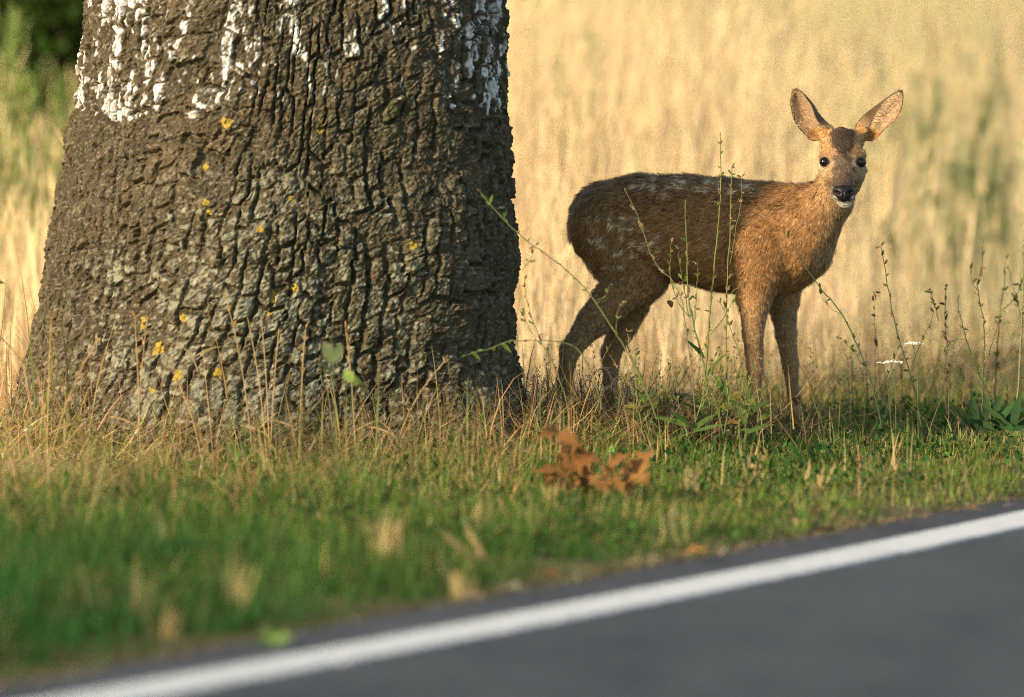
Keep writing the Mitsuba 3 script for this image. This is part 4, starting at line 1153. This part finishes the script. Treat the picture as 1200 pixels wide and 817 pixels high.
for k in range(14):
    x0, y0 = r.uniform(745, 905), r.uniform(500, 516)
    hgt, lean = r.uniform(55, 125), r.uniform(-0.25, 0.25)
    st = [([(x0 + lean * hgt * 1.2, y0 - hgt), (x0 + lean * hgt * 0.7, y0 - hgt * 0.6), (x0, y0)], 0.0014, 9), ([(x0 + lean * hgt * 0.7 + r.choice([-1, 1]) * hgt * 0.25, y0 - hgt * 0.8), (x0 + lean * hgt * 0.45, y0 - hgt * 0.4)], 0.001, 4)]
    lv = [((x0 + lean * hgt * 0.3, y0 - hgt * f_), (x0 + lean * hgt * 0.3 + r.choice([-1, 1]) * r.uniform(8, 20), y0 - hgt * f_ - r.uniform(2, 16)), r.uniform(4.5, 7.5), (0.15 * r.uniform(0.7, 1.4), 0.17 * r.uniform(0.7, 1.3), 0.05)) for f_ in (0.12, 0.25, 0.4)]
    plant("short wiry green weed in the tangle round the forelegs of the deer", st, 24.55 - 0.02 * k % 0.3, leaves=lv, group='short weeds tangled round the forelegs', name='small_weed', seed=200 + k, col=(0.19, 0.22, 0.075))
dock = []
for k in range(20):
    x0 = r.choice([1146, 1166, 1186]) + r.uniform(-5, 5)
    dx = r.uniform(-38, 34)
    dock.append(((x0, 505), (x0 + dx, 505 - r.uniform(22, 62) * (1 - abs(dx) / 70)), r.uniform(7, 13), (0.05 * r.uniform(0.8, 1.3), 0.10 * r.uniform(0.8, 1.3), 0.04)))
plant('low tuft of broad dark green leaves at the right of the verge', [([(1160, 470), (1162, 508)], 0.003, 0)], 24.3, name='dock_plant', seed=18, leaves=dock)
plant('rosette with two long bright green leaves on the ground under the belly', [([(800, 490), (806, 512)], 0.003, 0)], 24.0, name='leafy_plant', seed=19, leaves=[((812, 500), (768, 488), 9, (0.20, 0.31, 0.07)), ((812, 502), (786, 480), 6, (0.16, 0.26, 0.06)), ((812, 504), (836, 484), 7, (0.11, 0.18, 0.05)), ((812, 506), (852, 496), 6, (0.11, 0.18, 0.05))])
plant('leafy green sprout standing before the near forefoot', [([(872, 440), (874, 470), (874, 515)], 0.002, 6)], 23.9, name='leafy_plant', seed=20, leaves=[((874, 500), (860, 470), 6, (0.09, 0.15, 0.04)), ((874, 490), (893, 466), 6, (0.06, 0.10, 0.03)), ((874, 480), (852, 462), 6, (0.05, 0.085, 0.03)), ((874, 508), (900, 496), 6, (0.10, 0.16, 0.05)), ((874, 470), (884, 448), 5, (0.09, 0.14, 0.04))])
plant('blurred sprig with pale green leaf held in front of the bark', [([(412, 432), (413, 470), (418, 560)], 0.0018, 0)], 22.6, name='leafy_plant', seed=21, leaves=[((413, 448), (404, 434), 12, (0.30, 0.40, 0.10)), ((413, 446), (427, 447), 12, (0.32, 0.42, 0.11)), ((410, 442), (420, 452), 9, (0.28, 0.4, 0.1))])
plant('blurred sage green shoot just left of the pale leaf on the bark', [([(388, 395), (392, 470), (398, 560)], 0.0018, 0)], 22.5, name='leafy_plant', seed=22, leaves=[((390, 425), (380, 400), 13, (0.16, 0.20, 0.09)), ((391, 425), (399, 402), 12, (0.15, 0.20, 0.09)), ((391, 440), (378, 425), 10, (0.14, 0.18, 0.08))])
plant('bright green pale leaved weed at the asphalt edge in the corner', [([(316, 742), (318, 752)], 0.002, 0)], 17.98, name='leafy_plant', seed=23, leaves=[((318, 750), (302, 738), 11, (0.20, 0.33, 0.09)), ((318, 750), (332, 736), 11, (0.22, 0.36, 0.10)), ((318, 752), (300, 749), 10, (0.19, 0.31, 0.08)), ((318, 752), (340, 746), 10, (0.2, 0.33, 0.09)), ((318, 750), (316, 732), 10, (0.21, 0.34, 0.09))])
plant('twig with one dark green toothed leaf entering at the left border', [([(-14, 338), (-6, 332), (2, 330)], 0.0014, 0), ([(-14, 338), (-16, 420), (-10, 560)], 0.002, 0)], 23.4, name='leafy_plant', seed=24, leaves=[((-6, 332), (8, 331), 13, (0.08, 0.2, 0.03))])
for k, (x, y, w) in enumerate([(1070, 404, 16), (1044, 426, 22)]):
    t = root('white_flower', ['small flat white flower head above the dark seed stalks', 'larger flat white flower head lower down by the leaning stem'][k], 'flower')
    Y = 24.85
    c = P(x, y, Y)
    tv, tf = tube(spline([c, c + [0.01, 0, -0.06], c + [0.012, 0, -c[2] - 0.01]], 12), 0.0012, 6)
    put('stem', (tv, tf), 'leaf_material_thick', t, smooth=True, color=np.broadcast_to(STEM_G, tv.shape))
    a, r = Acc(), np.random.default_rng(90 + k)
    for _ in range(70):
        o = r.normal(0, 1, 2) * w / 515 * 0.28
        b = c + [o[0], o[1], 0.004 - 3.0 * (o @ o) + r.uniform(-0.002, 0.002)]
        s = trimesh.creation.icosphere(0, 0.0024)
        a.add(s.vertices * [1.3, 1.3, 0.6] + b, s.faces, (0.75, 0.75, 0.68))
    a.put('florets', 'fur_material', t, kind='stuff')

# curled dark dead fern-like fronds beside the trunk foot and under the belly
for k, (x, y, h, n, lab) in enumerate([(628, 500, 62, 7, 'bunch of blackish dead twigs at the right foot of the trunk'), (735, 490, 62, 5, 'dark dead plant with arching curled tips under the hind legs'), (790, 490, 40, 4, 'low dark curled dead stalks below the belly'), (648, 498, 50, 5, 'dark dried stalks beside the far left hind hoof')]):
    r = np.random.default_rng(400 + k)
    t = root('dead_plant', lab, 'plant')
    for i in range(n):
        x0 = x + r.uniform(-10, 10)
        lean = r.uniform(-0.7, 0.9) if k in (1, 2) else r.uniform(-0.35, 0.35)
        hh = h * r.uniform(0.6, 1.0)
        pts = [(x0, y + 8), (x0 + lean * hh * 0.35, y - hh * 0.6), (x0 + lean * hh * 0.75, y - hh)]
        if k in (1, 2):
            pts += [(x0 + lean * hh * 1.1, y - hh * 0.92), (x0 + lean * hh * 1.3, y - hh * 0.62)]
        Y = 24.45 + r.uniform(-0.06, 0.06)
        path = spline(np.array([P(a, b, Y) for a, b in pts]), 18)
        tv, tf = tube(path, np.linspace(0.0034, 0.0016, 18), 6)
        put('stalk', (tv, tf), 'leaf_material_thick', t, smooth=True, color=vary(len(tv), (0.055, 0.042, 0.04), 0.15, r))
        a = Acc()
        for j in range(4, 17):
            for sg in (-1, 1):
                ax = unit(np.array([sg * 0.8, r.uniform(-0.5, 0.2), r.uniform(-0.4, 0.6)]))
                hv, hf = seed_heads(path[j][None], ax[None], np.array([r.uniform(0.006, 0.012)]), np.array([0.0016]), r)
                a.add(hv, hf, vary(1, (0.06, 0.045, 0.045), 0.2, r))
        a.put('spurs', 'leaf_material_thick', t + '__stalk' if i == 0 else f'{t}__stalk_{i:03d}', kind='stuff')


# single dry grass stalks that stand out before the bark and in the short grass
def dry_stalk(px, py, tx, ty, Y, head, label, seed, lw=0.0016, colr=(0.40, 0.28, 0.13), group='dry grass stalks by the tree'):
    r = np.random.default_rng(600 + seed)
    t = root('dry_stalk', label, 'grass stalk', group)
    b, e = P(px, py, Y), P(tx, ty, Y + r.uniform(-0.05, 0.05))
    m = (b + e) / 2 + np.array([(b[0] - e[0]) * 0.14, 0, 0.012])
    path = spline([b, m, e], 14)
    tv, tf = tube(path, np.linspace(lw, lw * 0.5, 14), 5)
    put('stem', (tv, tf), 'straw_solid', t, smooth=True, color=vary(len(tv), colr, 0.07, r))
    if head:
        a = Acc()
        n = int(22 * head)
        i = r.integers(9, 14, n) if head < 1.5 else r.integers(7, 14, n)
        ax = unit(unit(e - m)[None] + r.normal(0, 0.35, (n, 3)))
        hv, hf = seed_heads(path[i], ax, r.uniform(0.010, 0.02, n), np.full(n, 0.0018), r)
        a.add(hv, hf, np.repeat(vary(n, np.array(colr) * 1.05, 0.2, r), 10, 0))
        a.put('seed_head', 'straw_material', t, kind='stuff')
    if r.random() < 0.5:
        v, f = leaf_mesh(path[4], np.array([r.choice([-1, 1]) * 0.8, -0.2, 0.6]), np.array([0, -1, 0.6]), 0.09, 0.004, 1.4, 0, 9, 0.2)
        put('leaf', (v, f), 'straw_material', t, smooth=True, color=np.broadcast_to(colr, v.shape))


scene['straw_solid'] = vcol(0.6, 0.3)
lone = [(55, 570, 60, 375, 23.3, 1.6, 'thick tan seed spike standing before the left flank of the trunk'), (50, 590, 112, 402, 23.0, 2, 'arching fluffy tan grass head at the lower left of the trunk'), (15, 585, 8, 470, 22.9, 1, 'upright dry stalk at the very left below the trunk'),
        (165, 560, 158, 372, 23.4, 1, 'tall thin dry stalk left of centre on the bark'), (160, 560, 172, 376, 23.4, 1, 'tall thin dry stalk beside its twin on the bark'), (298, 560, 265, 350, 23.4, 1, 'slender dry stalk leaning left in front of grey lichen'),
        (315, 575, 290, 372, 23.35, 0, 'bare straw leaning left over the lichen'), (317, 570, 306, 370, 23.4, 0, 'bare straw rising steeply over the lichen'), (316, 570, 327, 385, 23.4, 0, 'bare straw leaning right over the lichen'), (350, 560, 358, 385, 23.4, 1, 'dry stalk right of the fan of straws'),
        (232, 436, 197, 400, 23.3, 0, 'short pale straw snapped across the bark'), (418, 560, 405, 385, 23.3, 0.8, 'pinkish dry blade hanging upright beside the pale green leaf'), (455, 560, 520, 425, 23.4, 0.6, 'dry twig slanting right near the foot of the trunk'),
        (0, 395, 28, 428, 22.9, 0.4, 'thick straw crossing the left border'), (28, 428, 38, 485, 22.9, 0, 'broken straw end hanging beside the left root'), (240, 570, 205, 440, 23.3, 1.2, 'dry stalk rising left of the yellow lichen'), (60, 590, 45, 440, 23.1, 1, 'dry stalk before the left root')]
for k, (a, b, c, d, Y, hd, lab) in enumerate(lone):
    dry_stalk(a, b, c, d, Y + 0.35, hd, lab, k, 0.0019)
for k, (x, y, h, n, lab) in enumerate([(452, 668, 85, 9, 'blurred clump of pale tan dead grass in the middle of the verge'), (650, 600, 40, 6, 'small tan dead tuft below the brown leaves'), (885, 560, 40, 6, 'low tan tuft in the verge below the near foreleg'), (805, 585, 40, 6, 'tan dead tuft right of the brown leaves'), (955, 575, 36, 5, 'tan tuft in the verge below the far forefoot'),
                                      (575, 660, 50, 3, 'slanting dead blades right of the pale clump'), (540, 700, 42, 4, 'tan dead wisps touching the asphalt edge'), (275, 720, 70, 4, 'blurred pale wisps low in the green grass')]):
    r = np.random.default_rng(800 + k)
    t = root('dry_tuft', lab, 'grass tuft')
    Y = 15450 / (y + 98)
    for i in range(n * 2):
        x0 = x + r.uniform(-18, 18) * (0.6 if k else 1)
        e = (x0 + r.normal(0, 10) + (-40 if k == 5 else 0), y - h * r.uniform(0.6, 1.05))
        a, b = P(x0, y + 4, Y + r.uniform(-0.05, 0.05)), P(*e, Y + r.uniform(-0.08, 0.08))
        v, f = leaf_mesh(a, b - a, np.array([r.uniform(-0.5, 0.5), -1, 0.3]), np.linalg.norm(b - a), r.uniform(0.004, 0.008), r.uniform(0.1, 0.6), 0, 8, 0.2)
        put('blade', (v, f), 'straw_material', t, smooth=True, color=np.broadcast_to(vary(1, (0.42, 0.33, 0.16), 0.15, r), v.shape))

# fallen oak twig with brown leaves
t = root('oak_twig', 'fallen twig of curled orange brown oak leaves lying in the grass', 'twig')
r = np.random.default_rng(77)
YT = 22.45
path = spline(np.array([P(x, y, YT) for x, y in ((655, 505), (664, 530), (676, 556), (700, 562), (742, 552))]), 24)
tv, tf = tube(path, 0.003, 6)
put('stem', (tv, tf), 'straw_solid', t, smooth=True, color=vary(len(tv), (0.10, 0.06, 0.035), 0.1, r))
for (x, y, dx, dy) in [(655, 506, -12, -3), (656, 507, 11, 8), (664, 525, 3, 16), (664, 530, -6, 20), (670, 540, 16, 10), (672, 545, -18, 14), (674, 552, -28, 8), (676, 556, -14, 14), (680, 556, 10, 13), (684, 545, 16, -8), (690, 558, 14, 10), (708, 558, 6, -16), (716, 558, 10, 10), (728, 555, 12, -6), (738, 553, 12, -10), (742, 552, 10, 8), (668, 552, -26, -4), (722, 556, -8, 12), (660, 560, -16, 8), (668, 534, 14, -4), (674, 548, 10, -12), (650, 552, -8, 8), (690, 562, -4, 10), (712, 552, 12, -14), (732, 560, 6, 9), (658, 515, 8, 12), (680, 565, -14, 4)]:
    Y = YT + r.uniform(-0.05, 0.05)
    a, b = P(x, y, Y), P(x + dx, y + dy, Y + r.uniform(-0.05, 0.02))
    v, f = leaf_mesh(a, b - a, np.array([r.uniform(-0.7, 0.7), -1, r.uniform(0.0, 0.9)]), np.linalg.norm(b - a) * 1.2 + 0.014, r.uniform(0.022, 0.036), r.uniform(0.3, 1.4), 3, 22, r.uniform(0.2, 0.7), r.uniform(-0.8, 0.8), r)
    put('leaf', (v, f), 'straw_material', t, smooth=True, color=vary(len(v), (0.40, 0.20, 0.075), 0.08, r) * r.uniform(0.45, 1.15))

# single fallen leaves along the asphalt edge
for k, (x, y, sz, lab) in enumerate([(816, 649, 0.05, 'curled orange brown leaf at the asphalt edge, midway'), (965, 624, 0.055, 'dark brown leaf flat on the asphalt before the line'), (765, 656, 0.035, 'small pale leaf at the grass edge left of the orange one'), (740, 661, 0.03, 'tiny tan leaf at the grass edge, second from the orange one'),
                                    (1052, 611, 0.035, 'tan leaf on the crumbling asphalt edge at the right'), (1140, 597, 0.04, 'brown leaf by the asphalt edge furthest along the road'), (650, 676, 0.04, 'reddish brown leaf in the tan litter by the asphalt'), (690, 668, 0.03, 'pale brown leaf right of the reddish one'),
                                    (608, 690, 0.045, 'pale curled leaf lying on the litter left of the reddish one'), (555, 700, 0.05, 'tan leaf on the litter patch by the asphalt'), (852, 506, 0.05, 'pinkish curled leaf in the grass before the deer')]):
    r = np.random.default_rng(950 + k)
    t = root('fallen_leaf', lab, 'leaf')
    c = G(x, y, 0.012 if k != 10 else 0.05)
    v, f = leaf_mesh(c + [-sz / 2, 0, 0], np.array([1, r.uniform(-0.6, 0.6), 0.15]), np.array([0, -0.25, 1.0]), sz, sz * 0.55, r.uniform(-0.2, 0.9), 2, 14, 0.45, r.uniform(-0.6, 0.6), r)
    v[:, 2] += max(0.0, 0.006 - v[:, 2].min())
    colr = [(0.42, 0.22, 0.09), (0.07, 0.05, 0.035), (0.36, 0.28, 0.18), (0.34, 0.25, 0.14), (0.38, 0.26, 0.14), (0.25, 0.15, 0.08), (0.25, 0.11, 0.06), (0.34, 0.25, 0.15), (0.42, 0.36, 0.26), (0.36, 0.27, 0.15), (0.48, 0.32, 0.22)][k]
    put('blade', (v, f), 'straw_material', t, smooth=True, color=vary(len(v), colr, 0.07, r))
    a, b = v[1], v[1] + np.array([-0.018, 0.004, 0.001])
    sv, sf = tube(spline([a, b], 4), 0.0009, 5)
    put('stalk', (sv, sf), 'straw_solid', t, smooth=True, color=np.broadcast_to(np.array(colr) * 0.7, sv.shape))

# ------------------------------------------------------------------ out of focus greenery in the field
def field_weed(px, py_top, Y, n, spread, label, seed, col=(0.13, 0.19, 0.07)):
    """A tall leafy weed: several upright stems set with many small leaves."""
    r = np.random.default_rng(1200 + seed)
    t = root('tall_weed', label, 'plant')
    a = Acc()
    top = P(px, py_top, Y)
    for i in range(n):
        x0 = top[0] + r.normal(0, spread * 0.6)
        H = top[2] * r.uniform(0.72, 1.0) if i else top[2]
        e = np.array([top[0] + r.normal(0, spread) if i else top[0], Y + r.normal(0, spread), H])
        path = spline([np.array([x0, Y + r.normal(0, spread * 0.5), 0]), (np.array([x0, Y, 0]) + e) / 2 + r.normal(0, 0.02, 3), e], 30)
        tv, tf = tube(path, np.linspace(0.006, 0.0015, 30), 5)
        put('stem', (tv, tf), 'leaf_material_thick', t, smooth=True, color=np.broadcast_to(np.array(col) * 0.8, tv.shape))
        m = 90
        j = r.integers(3, 30, m)
        b = path[j]
        L = r.uniform(0.03, 0.09, m) * (1.15 - j / 40)
        az = r.uniform(0, 2 * np.pi, m)
        a.add(*blades(b, az, L, L * 0.3, r.uniform(0.5, 1.1, m), r.uniform(0.2, 1.0, m), 3, vary(m, col, 0.2, r), vary(m, col, 0.2, r), taper=2.5))
    a.put('foliage', 'leaf_material', t, kind='stuff')


PALE = (0.24, 0.31, 0.14)
field_weed(1118, 60, 34.5, 14, 0.16, 'tall blurred green weed behind the deer, right of its head', 1, PALE)
field_weed(1166, 32, 35.0, 5, 0.04, 'tallest thin blurred green stem at the right of the field', 2, (0.22, 0.28, 0.14))
field_weed(1080, 130, 35, 10, 0.13, 'blurred green weed in the field nearest the right ear', 3, PALE)
field_weed(1140, 170, 32.5, 14, 0.14, 'lower blurred green weed above the dock leaves', 4, PALE)
field_weed(1065, 240, 32.0, 9, 0.12, 'short blurred green weed between the deer and the tall weeds', 9, PALE)
field_weed(690, -20, 33, 4, 0.07, 'blurred green weed high in the field above the deer rump', 5, (0.30, 0.36, 0.15))
field_weed(632, -10, 34, 3, 0.05, 'blurred green weed high beside the right edge of the trunk', 10, (0.33, 0.38, 0.17))
field_weed(1100, 95, 34.0, 10, 0.09, 'blurred green weed between the two tallest weeds of the field', 11, PALE)
field_weed(1180, 230, 33.0, 10, 0.09, 'blurred green weed at the right border above the dock leaves', 12, PALE)
field_weed(14, 5, 32, 16, 0.10, 'tall blurred yellow green weed near the left border of the field', 6, (0.27, 0.36, 0.10))
field_weed(62, 75, 33, 16, 0.09, 'blurred green weed close to the left side of the trunk', 7, (0.20, 0.31, 0.085))
field_weed(0, -15, 33.5, 12, 0.09, 'blurred green weed high at the left border', 8, (0.24, 0.34, 0.11))
field_weed(40, 110, 31, 12, 0.09, 'low blurred green weed left of the trunk above the pale straw', 13, (0.28, 0.36, 0.12))
field_weed(82, 120, 31.5, 8, 0.05, 'narrow blurred green weed touching the left flank of the trunk', 14, (0.24, 0.33, 0.10))


def bush(x, y, rad, height, label, seed):
    r = np.random.default_rng(1500 + seed)
    t = root('bush', label, 'bush')
    a = Acc()
    for i in range(6):
        az = r.uniform(0, 2 * np.pi)
        e = np.array([x + rad * 0.6 * math.cos(az), y + rad * 0.6 * math.sin(az), height * r.uniform(0.6, 0.95)])
        tv, tf = tube(spline([np.array([x + r.normal(0, 0.1), y, -0.05]), np.array([x, y, height * 0.35]) + r.normal(0, 0.1, 3), e], 10), np.linspace(0.03, 0.008, 10), 6)
        put('stem', (tv, tf), 'leaf_material_thick', t, smooth=True, color=np.broadcast_to([0.09, 0.065, 0.04], tv.shape))
    for i in range(70):
        u = unit(r.normal(0, 1, 3)) * r.uniform(0.3, 1.0)
        ctr = np.array([x + u[0] * rad, y + u[1] * rad, height * 0.55 + u[2] * height * 0.45])
        n = 70
        pos = ctr + r.normal(0, 0.13, (n, 3))
        dd, nn = unit(r.normal(0, 1, (n, 3))), unit(r.normal(0, 0.6, (n, 3)) + [0, -0.2, 1])
        s = unit(np.cross(dd, nn))
        L = r.uniform(0.05, 0.085, n)[:, None]
        quad = np.stack([pos, pos + dd * L * 0.5 + s * L * 0.3, pos + dd * L, pos + dd * L * 0.5 - s * L * 0.3], 1).reshape(-1, 3)
        ff = (np.arange(n) * 4)[:, None, None] + np.array([[0, 1, 2], [0, 2, 3]])[None]
        a.add(quad, ff.reshape(-1, 3), np.repeat(vary(n, (0.045, 0.085, 0.02), 0.2, r), 4, 0))
    a.put('foliage', 'leaf_material', t, kind='stuff')


bush(-1.52, 36.0, 0.34, 1.7, 'dark green bush in the field at the upper left, beside the trunk', 1)
bush(-2.05, 39, 0.45, 1.6, 'dark green bush at the upper left border of the field', 2)
